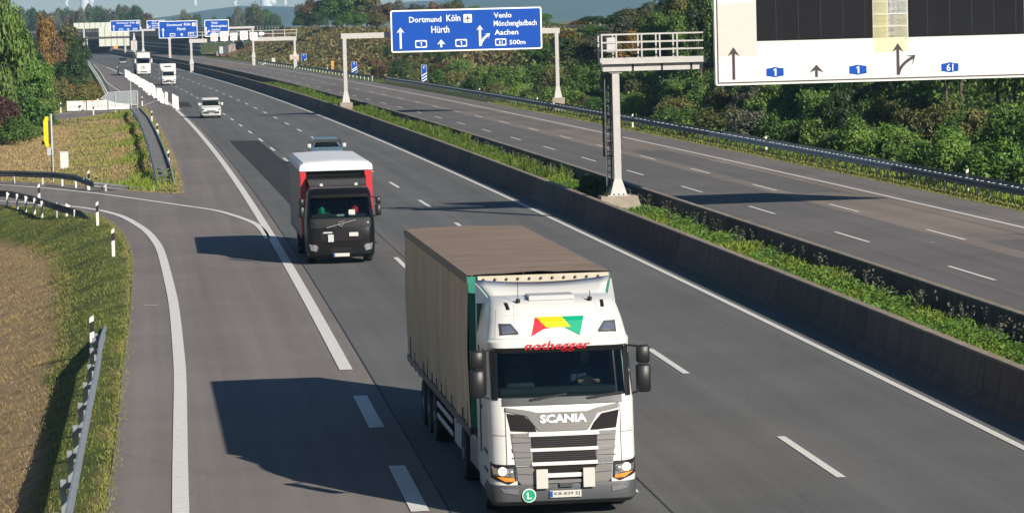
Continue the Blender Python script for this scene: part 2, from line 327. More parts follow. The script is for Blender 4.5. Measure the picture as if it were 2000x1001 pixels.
def rband(o0, o1, y0, y1, st=8.):
    n = max(2, int((y1-y0)/st)+1); ys = np.linspace(y0, y1, n)
    return [road(o1, y) for y in ys]+[road(o0, y) for y in ys[::-1]]
sheet('ramp_pavement', left_poly, 0., M['ramp'])
def lane_strip(name, o0, o1, y0, y1, z, m, l0, lw, no=32):
    ys = np.concatenate([np.arange(y0, 400, 6.), np.arange(400, y1, 20.)]); os_ = np.linspace(o0, o1, no)
    co = np.array([tuple(road(float(o), float(y), z)) for y in ys for o in os_]); I = (np.arange(len(ys)-1)[:, None]*no+np.arange(no-1)[None]).ravel()
    ob = npmesh(name, co, 4, np.stack([I, I+1, I+no+1, I+no], 1).ravel(), m, kind='structure')
    a = ob.data.attributes.new('lane_pos', 'FLOAT', 'POINT'); a.data.foreach_set('value', np.tile((os_-l0)/lw, len(ys)).astype(np.float32)); return ob
lane_strip('carriageway', -11.45, .9, 46, 1480, .004, M['lane'], -11.93, 3.97)
lane_strip('opposite_carriageway', 4.95, 18.75, 60, 1480, 0., M['opposite'], 5.45, 3.58)
def patch(name, pts, z, m): return sheet(name, pw(pts), z, m)
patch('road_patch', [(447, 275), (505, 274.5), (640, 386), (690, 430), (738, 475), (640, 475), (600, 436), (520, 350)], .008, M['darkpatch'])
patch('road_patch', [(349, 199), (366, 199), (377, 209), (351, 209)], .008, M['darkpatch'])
sheet('road_patch', rband(5.0, 8.6, 60, 300), .004, M['mid'])
sheet('road_patch', rband(8.7, 12.0, 60, 430), .004, M['mid'])
sheet('road_patch', rband(12.1, 13.0, 60, 137), .008, M['warm']); sheet('road_patch', rband(12.05, 12.95, 141, 165), .008, M['warm'])
sheet('road_patch', rband(12.1, 16.0, 121, 150), .004, M['warm']); sheet('road_patch', rband(12.1, 13.0, 168, 400), .004, M['warm'])
sheet('road_patch', rband(12.0, 16.0, 205, 245), .008, M['warm']); sheet('road_patch', rband(15.2, 16.3, 60, 420), .012, M['warm'])
sheet('road_patch', rband(12.95, 15.2, 60, 118), .004, M['mid']); sheet('road_patch', rband(13.0, 15.1, 152, 203), .004, M['mid'])
sheet('road_patch', rband(5.0, 16.2, 640, 760), .004, M['warm'])
# painted lines
paint = MB()
def line_off(o, w, y0, y1, z=.016):
    n = max(2, int((y1-y0)/8)+1); ys = np.linspace(y0, y1, n)
    paint.strip([road(o-w/2, y, z) for y in ys], [road(o+w/2, y, z) for y in ys][::1])
def line_pts(pts, w, z=.016):
    P = smooth_line(pts, 6); A = []; B = []
    for i, p in enumerate(P):
        d = (P[min(i+1, len(P)-1)]-P[max(i-1, 0)]); d.z = 0; d.normalize(); n = Vector((-d.y, d.x, 0))*w/2
        A.append(p+n+Vector((0, 0, z))); B.append(p-n+Vector((0, 0, z)))
    paint.strip(A, B)
def dashes(o, w, y0, y1, step, ln, ph):
    y = ph
    while y > y0: y -= step
    while y < y1:
        if y > y0: line_off(o, w, y, y+ln)
        y += step
yA = at(1641.2, 926.1).y
dashes(-4.12, .17, 48, 640, 18, 6, yA); dashes(-8.02, .17, 48, 640, 18, 6, at(794.5, 523.3).y)
line_off(0.02, .17, 46, 1400)
line_off(-11.93, .32, at(665, 712.6).y, 700)
yC = at(808, 979.7).y
for k in range(-1, 2): line_off(-11.93, .32, yC+12*k, yC+12*k+6)
dashes(9.13, .14, 60, 620, 18, 6, at(1969.3, 551.8).y); dashes(12.58, .14, 60, 620, 18, 6, at(1917.7, 472.7).y)
line_off(16.17, .17, 60, 1300); line_off(5.45, .15, 60, 1300)
line_pts(pw([(354, 1060), (353, 1001), (352, 900), (352, 750), (349, 690), (340, 600), (330, 550), (317, 500), (308, 478), (290, 455), (270, 440), (240, 423.5), (207, 413.5), (180, 408.5), (150, 404.5), (100, 399.5), (0, 393), (-150, 387)]), .30)
line_pts(pw([(-150, 355), (0, 361.5), (90, 368), (180, 377), (270, 389), (360, 402), (420, 411), (460, 422), (490, 433), (504, 441), (516, 454), (522, 466)]), .26)
line_pts(pw([(318, 193), (300, 199), (279, 206.5), (250, 213)]), .15); line_pts(pw([(58, 233.5), (105, 226), (132, 221), (187, 214.5)]), .15)
line_pts(pw([(183, 126), (197, 143), (208, 160), (236, 180)]), .15); line_pts(pw([(190, 225), (230, 216.5), (255, 212)]), .12)
for (u, v, w) in ((295, 597, 26), (384, 323, 12), (1465, 431, 13), (1822, 474, 10), (353, 186, 9), (349, 233, 8)):
    a = at(u-w/2, v); b = at(u+w/2, v); n = Vector((0, .10, 0)); paint.strip([a+Vector((0, 0, .016)), b+Vector((0, 0, .016))], [a+n+Vector((0, 0, .016)), b+n+Vector((0, 0, .016))])
paint.strip(*[[at(u, v)+Vector((0, 0, .016)) for u, v in s] for s in (((509, 127), (517, 123), (514, 120), (522, 118.5)), ((513, 128), (521, 124), (517, 120.8), (526, 119.5)))])
paint.build('road_markings', M['paint'], kind='structure')
seams = MB()
for o, y0, y1 in ((-11.42, 46, 420), (-7.72, 46, 300), (-3.95, 300, 300.1)):
    ys = np.linspace(y0, y1, 60); seams.strip([road(o-.014, y, .0125) for y in ys], [road(o+.014, y, .0125) for y in ys])
seams.build('pavement_joints', M['seam'], kind='structure')

# terrain -----------------------------------------------------------
LP = np.array([(p.x, p.y) for p in left_poly])
def seg_dist(P, poly):
    a = poly; b = np.roll(poly, -1, 0); d = np.full(len(P), 1e9)
    inside = np.zeros(len(P), bool)
    for i in range(len(a)):
        ab = b[i]-a[i]; L = ab@ab
        if L < 1e-9: continue
        t = np.clip(((P-a[i])@ab)/L, 0, 1); q = P-(a[i]+t[:, None]*ab); d = np.minimum(d, (q*q).sum(1))
        c = ((a[i][1] > P[:, 1]) != (b[i][1] > P[:, 1]))
        xi = (b[i][0]-a[i][0])*(P[:, 1]-a[i][1])/((b[i][1]-a[i][1])+1e-12)+a[i][0]
        inside ^= c & (P[:, 0] < xi)
    return np.sqrt(d), inside
def sstep(x, a, b):
    t = np.clip((x-a)/(b-a), 0, 1); return t*t*(3-2*t)
def hnoise(x, y, s):
    return (np.sin(x*s+1.3)*np.cos(y*s*.7+.5)+np.sin(x*s*2.3-y*s*1.9+2.)*.5+np.sin(y*s*3.1+x*s*1.1)*.3)/1.8
def terrain(P):
    """height at (N,2) world points"""
    P = np.atleast_2d(np.asarray(P, float)); Y = np.maximum(P[:, 1], 1.)
    s = rs(Y); o = (P[:, 0]-rx(Y))/np.sqrt(1+s*s)
    z = np.full(len(P), -.03)
    L = o < 1.0
    if L.any():
        d, ins = seg_dist(P[L], LP); y = P[L][:, 1]; x = P[L][:, 0]; dd = np.where(ins, 0, d)
        near = -(np.minimum(dd, 9)*.12+.26*np.clip(dd-.9, 0, 6))*sstep(-y, -175, -150)
        isl = -.45*sstep(dd, 1., 5.)*sstep(y, 160, 180)*sstep(-y, -330, -300)
        hum = hnoise(x, y, .5)*.10*sstep(dd, .5, 3)
        zl = -.03+near+isl+hum; zl[ins] = -.03; z[L] = zl
    R = o > 18.75
    if R.any():
        oo = o[R]; y = P[R][:, 1]; k = sstep(oo, 24.5, 42)
        z[R] = -.03 - .25*sstep(oo, 20.8, 22.5)*(1-k)+k*6.3*sstep(-y, -1000, -880)+hnoise(P[R][:, 0], y, .3)*.15*sstep(oo, 21, 25)
    m = (o > 1.0) & (o < 4.95)
    z[m] = np.where((o[m] > 1.55) & (o[m] < 4.25), .20+.10*sstep(Y[m], 150, 200), -.03)
    return z
def th(x, y): return float(terrain([(x, y)])[0])
offs = np.concatenate([[-6000, -2500, -900, -400, -200, -120, -80], np.arange(-60, -36, .9), np.arange(-36, -15, .35), np.arange(-15, -11, .9), [-11, -6, 0, .9, 1.1, 1.5, 1.6, 3., 4.4, 4.5, 4.8, 6, 12, 18.7, 18.85], np.arange(19.5, 60, 1.1), [70, 90, 130, 220, 500, 1500, 6000]])
yy = np.concatenate([[1, 25, 45], np.arange(52, 340, 2.), np.arange(340, 1100, 12.), [1150, 1250, 1400, 1700, 2300, 3500, 6000, 14000]])
s_ = rs(yy); n_ = 1/np.sqrt(1+s_*s_)
GX = rx(yy)[:, None]+offs[None]*n_[:, None]; GY = np.repeat(yy[:, None], len(offs), 1).astype(float)
Pt = np.stack([GX.ravel(), GY.ravel()], 1); Z = terrain(Pt)
co = np.column_stack([Pt, Z]); nx = len(offs); ny = len(yy)
I = (np.arange(ny-1)[:, None]*nx+np.arange(nx-1)[None]).ravel()
g = npmesh('ground', co, 4, np.stack([I, I+1, I+nx+1, I+nx], 1).ravel(), M['ground'], kind='structure')
g.data.shade_smooth()
# dryness: straw-coloured slopes left, green verges
Yg = np.maximum(Pt[:, 1], 1.); so_ = (Pt[:, 0]-rx(Yg))/np.sqrt(1+rs(Yg)**2)
dL, insL = seg_dist(Pt, LP)
def dryness(x, y, o, d):
    left = np.where(y < 165, sstep(d, .8+(y-55)*.018, 1.6+(y-55)*.03)*.62+.18+.42*np.exp(-(d/.28)**2), .12+.30*sstep(d, 2.2, 3.)+.35*sstep(d, 6, 8.5)+.3*np.exp(-((d-3.4)/.5)**2))
    right = .15+.75*sstep(y, 380, 470)*sstep(o, 24, 30)*(1-sstep(y, 900, 1100))
    return np.where(o < 1, left, right)
dv = dryness(Pt[:, 0], Pt[:, 1], so_, dL)
at_ = g.data.attributes.new('dry', 'FLOAT', 'POINT'); at_.data.foreach_set('value', dv.astype(np.float32))

# median barriers ----------------------------------------------------
def wall(name, prof, y0, y1, label, seg=6.):
    t = empty(name, road(prof[0][0], y0), 0, label, 'barrier')
    base = t.location.copy(); y = y0
    while y < y1:
        L = seg if y < 420 else 30.
        ye = min(y+L-.045, y1); n = 2 if L <= 6 else 4; mb = MB(); ys = np.linspace(y, ye, n)
        R = [[road(o, yy_, z)-base for (o, z) in prof] for yy_ in ys]; k = len(prof)
        vs = [p for r in R for p in r]; fs = [(i*k+j, i*k+j+1, (i+1)*k+j+1, (i+1)*k+j) for i in range(n-1) for j in range(k-1)]
        fs += [tuple(range(k-1, -1, -1)), tuple((n-1)*k+j for j in range(k))]
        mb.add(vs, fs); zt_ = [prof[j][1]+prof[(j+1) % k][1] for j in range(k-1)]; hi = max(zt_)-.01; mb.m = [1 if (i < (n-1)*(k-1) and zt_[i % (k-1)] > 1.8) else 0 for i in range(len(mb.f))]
        mb.build('concrete_section', [M['concrete'], M['cap_sunlit']], t, smooth=None); y += L
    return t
wall('concrete_barrier', [(.92, -.02), (.94, .06), (1.16, .24), (1.27, .93), (1.30, .96), (1.52, .96), (1.55, .93), (1.58, -.05)], 47, 1250, 'dark concrete barrier wall beside the near carriageway, brown top edge lightened as if sunlit')
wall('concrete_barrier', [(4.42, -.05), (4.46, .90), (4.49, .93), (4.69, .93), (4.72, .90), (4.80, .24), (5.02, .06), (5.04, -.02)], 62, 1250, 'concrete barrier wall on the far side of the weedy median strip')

# ------------------------------------------------------------------ lettering
def letter(parent, s, x0, x1, z0, z1, y, m, name='lettering', bold=0., th_=.006, shear=0., rot=0., fn=None):
    """text stretched into the box x0..x1, z0..z1, standing in the xz plane facing -y"""
    cu = bpy.data.curves.new(name, 'FONT'); cu.body = s; cu.size = 1; cu.offset = bold; cu.shear = shear; cu.resolution_u = 2
    to = bpy.data.objects.new(name, cu); COL.objects.link(to)
    me = bpy.data.meshes.new_from_object(to, depsgraph=None) if False else None
    dg = bpy.context.evaluated_depsgraph_get(); me = bpy.data.meshes.new_from_object(to.evaluated_get(dg))
    bpy.data.objects.remove(to)
    n = len(me.vertices); c = np.zeros(n*3, np.float32); me.vertices.foreach_get('co', c); c = c.reshape(-1, 3)
    mn, mx = c.min(0), c.max(0); X = x0+(c[:, 0]-mn[0])/(mx[0]-mn[0])*(x1-x0); Zc = z0+(c[:, 1]-mn[1])/(mx[1]-mn[1])*(z1-z0)
    Yc = np.full(n, y) if fn is None else np.array([fn(a, b) for a, b in zip(X, Zc)])+y
    me.vertices.foreach_set('co', np.stack([X, Yc, Zc], 1).astype(np.float32).ravel()); me.update()
    me.materials.clear(); me.materials.append(m); me.name = name
    o = bpy.data.objects.new(name, me); COL.objects.link(o); o.parent = parent; return o
def rrect(x0, x1, z0, z1, r, n=4):
    P = []
    for cx, cz, a in ((x1-r, z0+r, -90), (x1-r, z1-r, 0), (x0+r, z1-r, 90), (x0+r, z0+r, 180)):
        for k in range(n+1): b = radians(a+90*k/n); P.append((cx+r*cos(b), cz+r*sin(b)))
    return P
def arrow_pts(cx, z0, z1, hw, sw, hh):
    return [(cx-sw, z0), (cx+sw, z0), (cx+sw, z1-hh*.75), (cx+hw, z1-hh), (cx, z1), (cx-hw, z1-hh), (cx-sw, z1-hh*.75)]
def fork_pts(cx, z0, z1, hw, sw, hh, bx, bz):
    """straight arrow plus bent branch to (bx, bz)"""
    main = arrow_pts(cx, z0, z1, hw, sw, hh)
    h = z1-z0; br = []; c0 = Vector((cx+sw*.2, z0+h*.02)); c1 = Vector((cx+sw*1.2, z0+h*.32)); c2 = Vector((bx-.55*hw, bz-.45*hw))
    q = [(1-t)**2*c0+2*t*(1-t)*c1+t*t*c2 for t in np.linspace(0, 1, 8).tolist()]
    for i, p in enumerate(q):
        d = (q[min(i+1, 7)]-q[max(i-1, 0)]).normalized(); nrm = Vector((-d.y, d.x)); br.append((p+nrm*sw, p-nrm*sw))
    d = Vector((.78, .62)); nrm = Vector((-d.y, d.x)); tip = Vector((bx, bz))
    b = [tuple(a) for a, _ in br]; c = [tuple(c) for _, c in br][::-1]
    head = [tuple(tip-d*hh+nrm*hw), tuple(tip), tuple(tip-d*hh-nrm*hw)]
    return main, b+head+c
def shield(parent, cx, cz, w, h, y, num, inv=False):
    a, b = (M['signwhite'], M['blue'])
    MB().plate(rrect(cx-w/2, cx+w/2, cz-h/2, cz+h/2, h*.15), y-.012, y-.002).build('route_shield', a, parent)
    q = .80; w2 = w*.84; h2 = h*.78
    P = [(cx-w2/2, cz-h2*.36), (cx-w2*.3, cz-h2*.40), (cx, cz-h2*.5), (cx+w2*.3, cz-h2*.40), (cx+w2/2, cz-h2*.36), (cx+w2/2, cz+h2*.36), (cx+w2*.3, cz+h2*.40), (cx, cz+h2*.5), (cx-w2*.3, cz+h2*.40), (cx-w2/2, cz+h2*.36)]
    MB().plate(P, y-.020, y-.013).build('shield_field', b, parent)
    tw = h*.24 if len(num) == 1 else h*.52
    if num == '1': k = h*.27; MB().plate([(cx-.02*h, cz-k), (cx+.10*h, cz-k), (cx+.10*h, cz+k), (cx-.0*h, cz+k), (cx-.12*h, cz+k*.62), (cx-.12*h, cz+k*.35), (cx-.02*h, cz+k*.58)], y-.026, y-.021).build('lettering', M['signwhite'], parent)
    else: letter(parent, num, cx-tw/2, cx+tw/2, cz-h*.27, cz+h*.27, y-.024, M['signwhite'], bold=.01)
def plane_icon(parent, cx, cz, s, y):
    MB().plate(rrect(cx-s/2, cx+s/2, cz-s/2, cz+s/2, s*.08), y-.012, y-.002).build('airport_symbol_field', M['signwhite'], parent)
    k = s*.42; P = [(0, 1), (.12, .75), (.14, .3), (1, -.25), (1, -.42), (.14, -.12), (.10, -.62), (.38, -.85), (.38, -.98), (0, -.86), (-.38, -.98), (-.38, -.85), (-.10, -.62), (-.14, -.12), (-1, -.42), (-1, -.25), (-.14, .3), (-.12, .75)]
    MB().plate([(cx+a*k, cz+b*k) for a, b in P], y-.020, y-.013).build('airport_symbol', M['signblack'], parent)
def blue_plate(root, x0, x1, z0, z1, y, bw=.13):
    MB().plate(rrect(x0, x1, z0, z1, .18), y, y+.08).build('sign_border', M['signwhite'], root)
    MB().plate(rrect(x0+bw, x1-bw, z0+bw, z1-bw, .12), y-.012, y-.001).build('sign_panel', M['blue'], root)
def blue_sign(root, x0, z0, Wd, H, y, part='all', fr=(0., 1.)):
    """direction panel; fr = the range of the full layout that it shows"""
    X = lambda u: x0+(u-fr[0])/(fr[1]-fr[0])*Wd
    Zf = lambda v: z0+(1-v)*H
    blue_plate(root, x0, x0+Wd, z0, z0+H, y)
    y2 = y-.014; s = (Wd/(fr[1]-fr[0]))
    L = lambda t, a, b, c, d: letter(root, t, X(a), X(b), Zf(d), Zf(c), y2-.004, M['signwhite'], bold=.012) if a >= fr[0] and b <= fr[1] else None
    L('Dortmund', .122, .335, .165, .300); L('Köln', .368, .461, .135, .295); L('Hürth', .267, .386, .395, .560)
    if fr[0] <= .48 < fr[1]: plane_icon(root, X(.509), Zf(.235), H*.20, y2)
    if fr[0] < .06:
        MB().plate(arrow_pts(X(.063), Zf(.91), Zf(.41), s*.026, s*.0065, H*.13), y2-.012, y2-.001).build('arrow', M['signwhite'], root)
        MB().plate(arrow_pts(X(.330), Zf(.90), Zf(.715), s*.027, s*.0065, H*.12), y2-.012, y2-.001).build('arrow', M['signwhite'], root)
        shield(root, X(.197), Zf(.81), s*.077, H*.18, y2, '1'); shield(root, X(.462), Zf(.81), s*.077, H*.18, y2, '1')
    if fr[1] > .9:
        a, b = fork_pts(X(.588), Zf(.895), Zf(.40), s*.023, s*.0075, H*.12, X(.654), Zf(.60))
        MB().plate(a, y2-.012, y2-.001).build('arrow', M['signwhite'], root); MB().plate(b, y2-.016, y2-.001).build('arrow', M['signwhite'], root)
        L('Venlo', .682, .800, .115, .240); L('Mönchengladbach', .681, .966, .305, .475); L('Aachen', .685, .842, .52, .645)
        shield(root, X(.724), Zf(.815), s*.074, H*.165, y2, '61'); L('500m', .782, .888, .77, .88)

# ------------------------------------------------------------------ guardrails
def wbeam_prof(): return [(0, -.155), (-.035, -.15), (-.08, -.10), (-.08, -.06), (-.02, 0), (-.08, .06), (-.08, .10), (-.035, .15), (0, .155)]
def guardrail(name, pts, label, h=.75, side=1, double=None, post_step=2., m='galv', ramp0=0., ramp1=0., mats=None, pm='galvlight', ground=True):
    """W-beam rail along world points; side=+1: traffic face points left of travel; double: second beam at that distance"""
    P = [Vector(p) for p in pts]; acc = [0.]
    for a, b in zip(P, P[1:]): acc.append(acc[-1]+(b-a).length)
    tot = acc[-1]
    def pos(s):
        s = min(max(s, 0), tot)
        i = max(0, min(len(P)-2, int(np.searchsorted(acc, s))-1)); t = (s-acc[i])/max(1e-6, acc[i+1]-acc[i])
        p = P[i].lerp(P[i+1], t); d = (P[i+1]-P[i]).normalized(); return p, d
    zz = [th(p.x, p.y) if ground else 0. for p in P]
    def gz(s):
        return float(np.interp(s, acc, zz))
    def hh(s):
        k = 1.
        if ramp0: k = min(k, .12+.88*s/ramp0)
        if ramp1: k = min(k, .12+.88*(tot-s)/ramp1)
        return h*min(1., k)
    root = empty(name, P[0], 0, label, 'guardrail'); base = P[0].copy(); root.location = base
    step = 4.; s = 0.; k = 0
    while s < tot-.3:
        e = min(tot, s+step)
        for q, (off, sg) in enumerate([(0., side)] + ([(double, -side)] if double else [])):
            mb = MB(); R = []
            for ss in (s+.005, e-.005):
                p, d = pos(ss); n = Vector((-d.y, d.x, 0)); zc = gz(ss)+hh(ss)-.155; c = p-n*side*off
                R.append([c+n*(-a*sg if True else a)+Vector((0, 0, zc+b))-base for a, b in wbeam_prof()])
            n9 = len(R[0]); inner = [[v-(Vector((0, 0, 0))) for v in r] for r in R]
            mb.add(R[0]+R[1], [(i, i+1, n9+i+1, n9+i) for i in range(n9-1)])
            mm_ = M[m] if mats is None else mats(s)
            o = mb.build('beam', mm_, root, smooth=None)
            o.modifiers.new('solid', 'SOLIDIFY').thickness = .012
        s = e
    s = 1.
    while s < tot:
        p, d = pos(s); n = Vector((-d.y, d.x, 0)); H = hh(s); g0 = gz(s)
        c = p-n*side*(double/2 if double else .16)
        if H > .25:
            mb = MB(); a = c+Vector((0, 0, g0-.1))-base; b = c+Vector((0, 0, g0+H-.05))-base
            mb.obox(a-d*.0, b, .10, .055, up=tuple(d))
            mb.obox(p-base+Vector((0, 0, g0+H-.16)), p-n*side*(double if double else .2)-base+Vector((0, 0, g0+H-.16)), .07, .10)
            o = mb.build('post', M[pm], root)
        s += post_step
    return root
GRS = {}
vo = lambda pts: smooth_line(pw(pts), 6)
def thin(P, st=4.):
    out = [P[0]]
    for p in P[1:]:
        if (p-out[-1]).length > st: out.append(p)
    if (out[-1]-P[-1]).length > .3: out.append(P[-1])
    return out
p0 = at(203, 634); gr1 = [p0]+[at(u, v, .70) for u, v in ((188, 700), (170, 780), (150, 880), (125, 1001), (105, 1090))]
for p in gr1: p.z = 0
guardrail('guardrail', gr1, 'pale galvanised guardrail on the grass slope at the bottom left, end sunk to the ground', ramp0=11., side=1, m='galv', post_step=4., pm='galv')
def lift(pts, h=.75):
    out = []
    for u, v in pts: q = at(u, v, h); q.z = 0; out.append(q)
    return out
gr2 = lift([(-60, 331), (0, 332), (60, 333), (105, 335), (140, 339), (176, 345)])+lift([(210, 351)], .60)+lift([(242, 358)], .36)+[at(283, 369)]
guardrail('guardrail', gr2, 'dark guardrail curving behind the slip road, below the yellow traffic light', side=-1, ramp1=5., m='galvdark', post_step=2.6)
gr3 = lift([(-60, 367), (0, 369), (35, 373), (75, 379), (100, 384)])+lift([(125, 393)], .5)+lift([(150, 408)], .25)+[at(172, 424)]
guardrail('guardrail', gr3, 'guardrail with white posts bending down beside the inner curve of the slip road', side=1, ramp1=5., m='galvdark', post_step=1.6)
gr4 = [at(339, 361)]+lift([(331, 320), (316, 280), (303, 252), (290, 228), (272, 208)])
guardrail('guardrail', gr4, 'double sided guardrail along the green edge of the grass island', side=-1, ramp0=8., double=.85, m='galv', post_step=2., pm='galvdark')
gr5 = lift([(214, 182), (206, 168), (196, 150), (184, 133), (174, 120)], .75)
guardrail('guardrail', gr5, 'short guardrail at the far left edge of the road beside the autumn bushes', side=-1, m='galv')
ys6 = np.concatenate([np.arange(90, 330, 8.), np.arange(330, 460, 12.)])
def m6(s): return M['galv'] if 68 < s < 122 else M['galvdark']
guardrail('guardrail', [road(19.75, y) for y in ys6], 'long double beam guardrail along the outer shoulder of the right carriageway', side=1, double=.85, mats=m6, post_step=2.)
guardrail('guardrail', [road(19.4, y) for y in np.arange(463, 700, 18.)], 'far stretch of guardrail beyond the orange call box', side=1, mats=lambda s: M['galvdark'], post_step=6.)

# ------------------------------------------------------------------ gantries
def gframe(Y, X): return empty('x', (X, Y, 0), heading(Y))
# main gantry: post in the median, walkway and the big white panel over the right carriageway
Yg = 137.; sg = CAM_F/Yg
G0 = at(1207, 378, Y=Yg); G0.z = 0
gt = empty('sign_gantry', G0, heading(Yg), 'white sign gantry with railed walkway, standing in the median on a concrete block', 'gantry')
MB().add([(-.95, -.55, .3), (.95, -.55, .3), (.95, .7, .3), (-.95, .7, .3), (-.75, -.5, 1.0), (.75, -.5, 1.0), (.75, .6, 1.0), (-.75, .6, 1.0)], [(4, 5, 6, 7), (0, 1, 5, 4), (1, 2, 6, 5), (2, 3, 7, 6), (3, 0, 4, 7)]).build('plinth', M['plinth'], gt)
mb = MB(); mb.box(-.145, .145, -.145, .145, 1.25, 6.05); mb.add([(-.36, -.3, 1.0), (.36, -.3, 1.0), (.36, .3, 1.0), (-.36, .3, 1.0), (-.145, -.145, 1.7), (.145, -.145, 1.7), (.145, .145, 1.7), (-.145, .145, 1.7)], [(0, 1, 5, 4), (1, 2, 6, 5), (2, 3, 7, 6), (3, 0, 4, 7)])
mb.box(-.26, .26, -.2, .2, 6.05, 6.12); mb.build('post', M['gantry'], gt)
MB().box(-.46, .46, -.34, .34, 1.0, 1.04).build('base_plate', M['gantry'], gt)
bl = MB()
for x in (-.38, -.2, 0, .2, .38): bl.cyl((x, -.31, 1.04), (x, -.31, 1.10), .025, 6)
bl.build('bolts', M['dark'], gt)
for z in (2.9, 3.35): MB().box(.16, .24, -.1, .1, z*1.0, z+.18).build('junction_box', M['dark'], gt)
for k, (a, b) in enumerate(((-.55, .65), (.74, 1.86), (1.95, 3.08), (3.17, 3.62))):
    MB().add([(a, -.3, 6.12), (b, -.3, 6.12), (b-.0, -.3, 6.40), (a, -.3, 6.40), (a, .3, 6.12), (b, .3, 6.12), (b, .3, 6.40), (a, .3, 6.40)], [(0, 1, 2, 3), (5, 4, 7, 6), (4, 0, 3, 7), (1, 5, 6, 2), (3, 2, 6, 7), (4, 5, 1, 0)]).build('beam_segment', M['gantry'], gt)
MB().box(-.5, 17., -.22, .22, 6.16, 6.36).build('cantilever_beam', M['dark'], gt)
MB().box(-.62, 3.72, -.5, .5, 6.42, 6.47).build('walkway_floor', M['gantry'], gt)
MB().box(-.62, 3.65, -.53, -.50, 6.42, 6.66).build('kick_plate', M['gantry'], gt); MB().box(-.62, 3.65, .50, .53, 6.42, 6.66).build('kick_plate', M['gantry'], gt)
for y in (-.52, .52):
    for z in (6.98, 7.30, 7.62):
        MB().box(-.62, 3.62, y-.02, y+.02, z-.03, z+.03).build('handrail', M['gantry'], gt)
    for x in (-.60, .0, 1.05, 1.80, 2.52):
        MB().box(x-.03, x+.03, y-.03, y+.03, 6.66, 7.62).build('railing_post', M['gantry'], gt)
for z in (6.98, 7.30, 7.62): MB().box(-.64, -.60, -.5, .5, z-.03, z+.03).build('handrail', M['gantry'], gt)
MB().box(-.30, .05, .1, .4, 6.9, 7.5).build('control_box', M['lightgrey'], gt)
lad = MB()
for x in (-.40, -.20):
    lad.box(x-.03, x+.03, .28, .34, 1.1, 6.4)
for z in np.arange(1.4, 6.4, .28): lad.box(-.40, -.20, .29, .33, z-.02, z+.02)
lad.build('ladder', M['galvdark'], gt)
cg = MB()
for z in np.arange(2.6, 6.3, .55):
    for k in range(8):
        a0, a1 = pi*k/8, pi*(k+1)/8; cg.obox((-.30+.20*cos(a0), .33+.6*sin(a0), z), (-.30+.20*cos(a1), .33+.6*sin(a1), z), .03, .06)
for a in (.2, 1.0, 1.57, 2.1, 2.9): cg.obox((-.30+.20*cos(a), .33+.6*sin(a), 2.6), (-.30+.20*cos(a), .33+.6*sin(a), 6.3), .04, .03)
cg.build('ladder_cage', M['dark'], gt)
# the big variable panel
px0 = 1398.
def PX(u): return (u-px0)/sg
def PZ(u, v): return zb+(168-.0262*(u-px0)-v)/sg
P0 = at(1398, 168, Y=Yg-.75); zb = P0.z
pn = empty('variable_message_sign', (P0.x, P0.y, 0), heading(Yg), 'huge white lane panel with two dark displays, hung on the gantry at the top right', 'road sign')
Wp = 15.2; Hp = 3.9
MB().plate(rrect(0, Wp, zb, zb+Hp, .10), 0, .35).build('housing', M['white'], pn)
fr = MB(); b0, b1 = .085, .13
for (x0, x1, z0, z1) in ((b0, Wp-b0, zb+b0, zb+b1), (b0, Wp-b0, zb+Hp-b1, zb+Hp-b0), (b0, b1, zb+b1, zb+Hp-b1), (Wp-b1, Wp-b0, zb+b1, zb+Hp-b1)): fr.box(x0, x1, -.012, -.001, z0, z1)
fr.build('border_line', M['signblack'], pn)
zl = PZ(1480, 109); zd = PZ(1480, 82)
cols = [.135, PX(1480), PX(1572), PX(1712), PX(1780), PX(1882), PX(1990), PX(2100), Wp-.14]
def pan(x0, x1, z0, z1, m, y=0.): MB().box(x0+.008, x1-.008, y-.008, y-.001, z0+.008, z1-.008).build('face_panel', m, pn)
for a, b in zip(cols, cols[1:]): pan(a, b, zb+.135, zl, M['panel'])
for i, (a, b) in enumerate(zip(cols[1:], cols[2:])): pan(a, b, zl, zd, M['yel'] if i == 2 else M['panel'])
z = zl; hts = [.55, .5, .5, .6, .5]
for k, hh_ in enumerate(hts):
    z1 = min(z+hh_, zb+Hp-.135)
    if z1 > z: pan(.135, PX(1480), z, z1, M['pink'] if k < 4 else M['panel']); pan(PX(1711), PX(1779.), z+(.57 if k == 0 else 0), z1, M['yel'] if k in (1, 2) else M['panel']) if k else None
    z = z1
z = zd
while z < zb+Hp-.2:
    z1 = min(z+.5, zb+Hp-.135); pan(PX(1711), PX(1740), z, z1, M['yel']); pan(PX(1740), PX(1779), z, z1, M['panel']); z = z1
for (x0, x1) in ((PX(1481), PX(1710)), (PX(1781), PX(2012)), (PX(2075), Wp-.3)):
    MB().box(x0, x1, -.03, .0, zd+.02, zb+Hp-.135).build('display', M['display'], pn)
    ds = MB(); k = x0+.8
    while k < x1-.2: ds.box(k-.004, k+.004, -.034, -.031, zd+.04, zb+Hp-.2); k += .93
    ds.build('display_joint', M['dark'], pn)
bm_ = M['signblack']
MB().plate(arrow_pts(PX(1434), PZ(1434, 156), PZ(1434, 93), .245, .057, .36), -.022, -.010).build('arrow', bm_, pn)
MB().plate(arrow_pts(PX(1597), PZ(1597, 151), PZ(1597, 127), .29, .055, .31), -.022, -.010).build('arrow', bm_, pn)
a, b = fork_pts(PX(1759), PZ(1759, 147), PZ(1759, 85), .24, .06, .36, PX(1794), PZ(1794, 108))
MB().plate(a, -.022, -.010).build('arrow', bm_, pn); MB().plate(b, -.026, -.010).build('arrow', bm_, pn)
for u, v, t in ((1515, 141.5, '1'), (1679, 137, '1'), (1862, 132.5, '61')): shield(pn, PX(u), PZ(u, v), 41/sg, 26/sg, -.009, t)

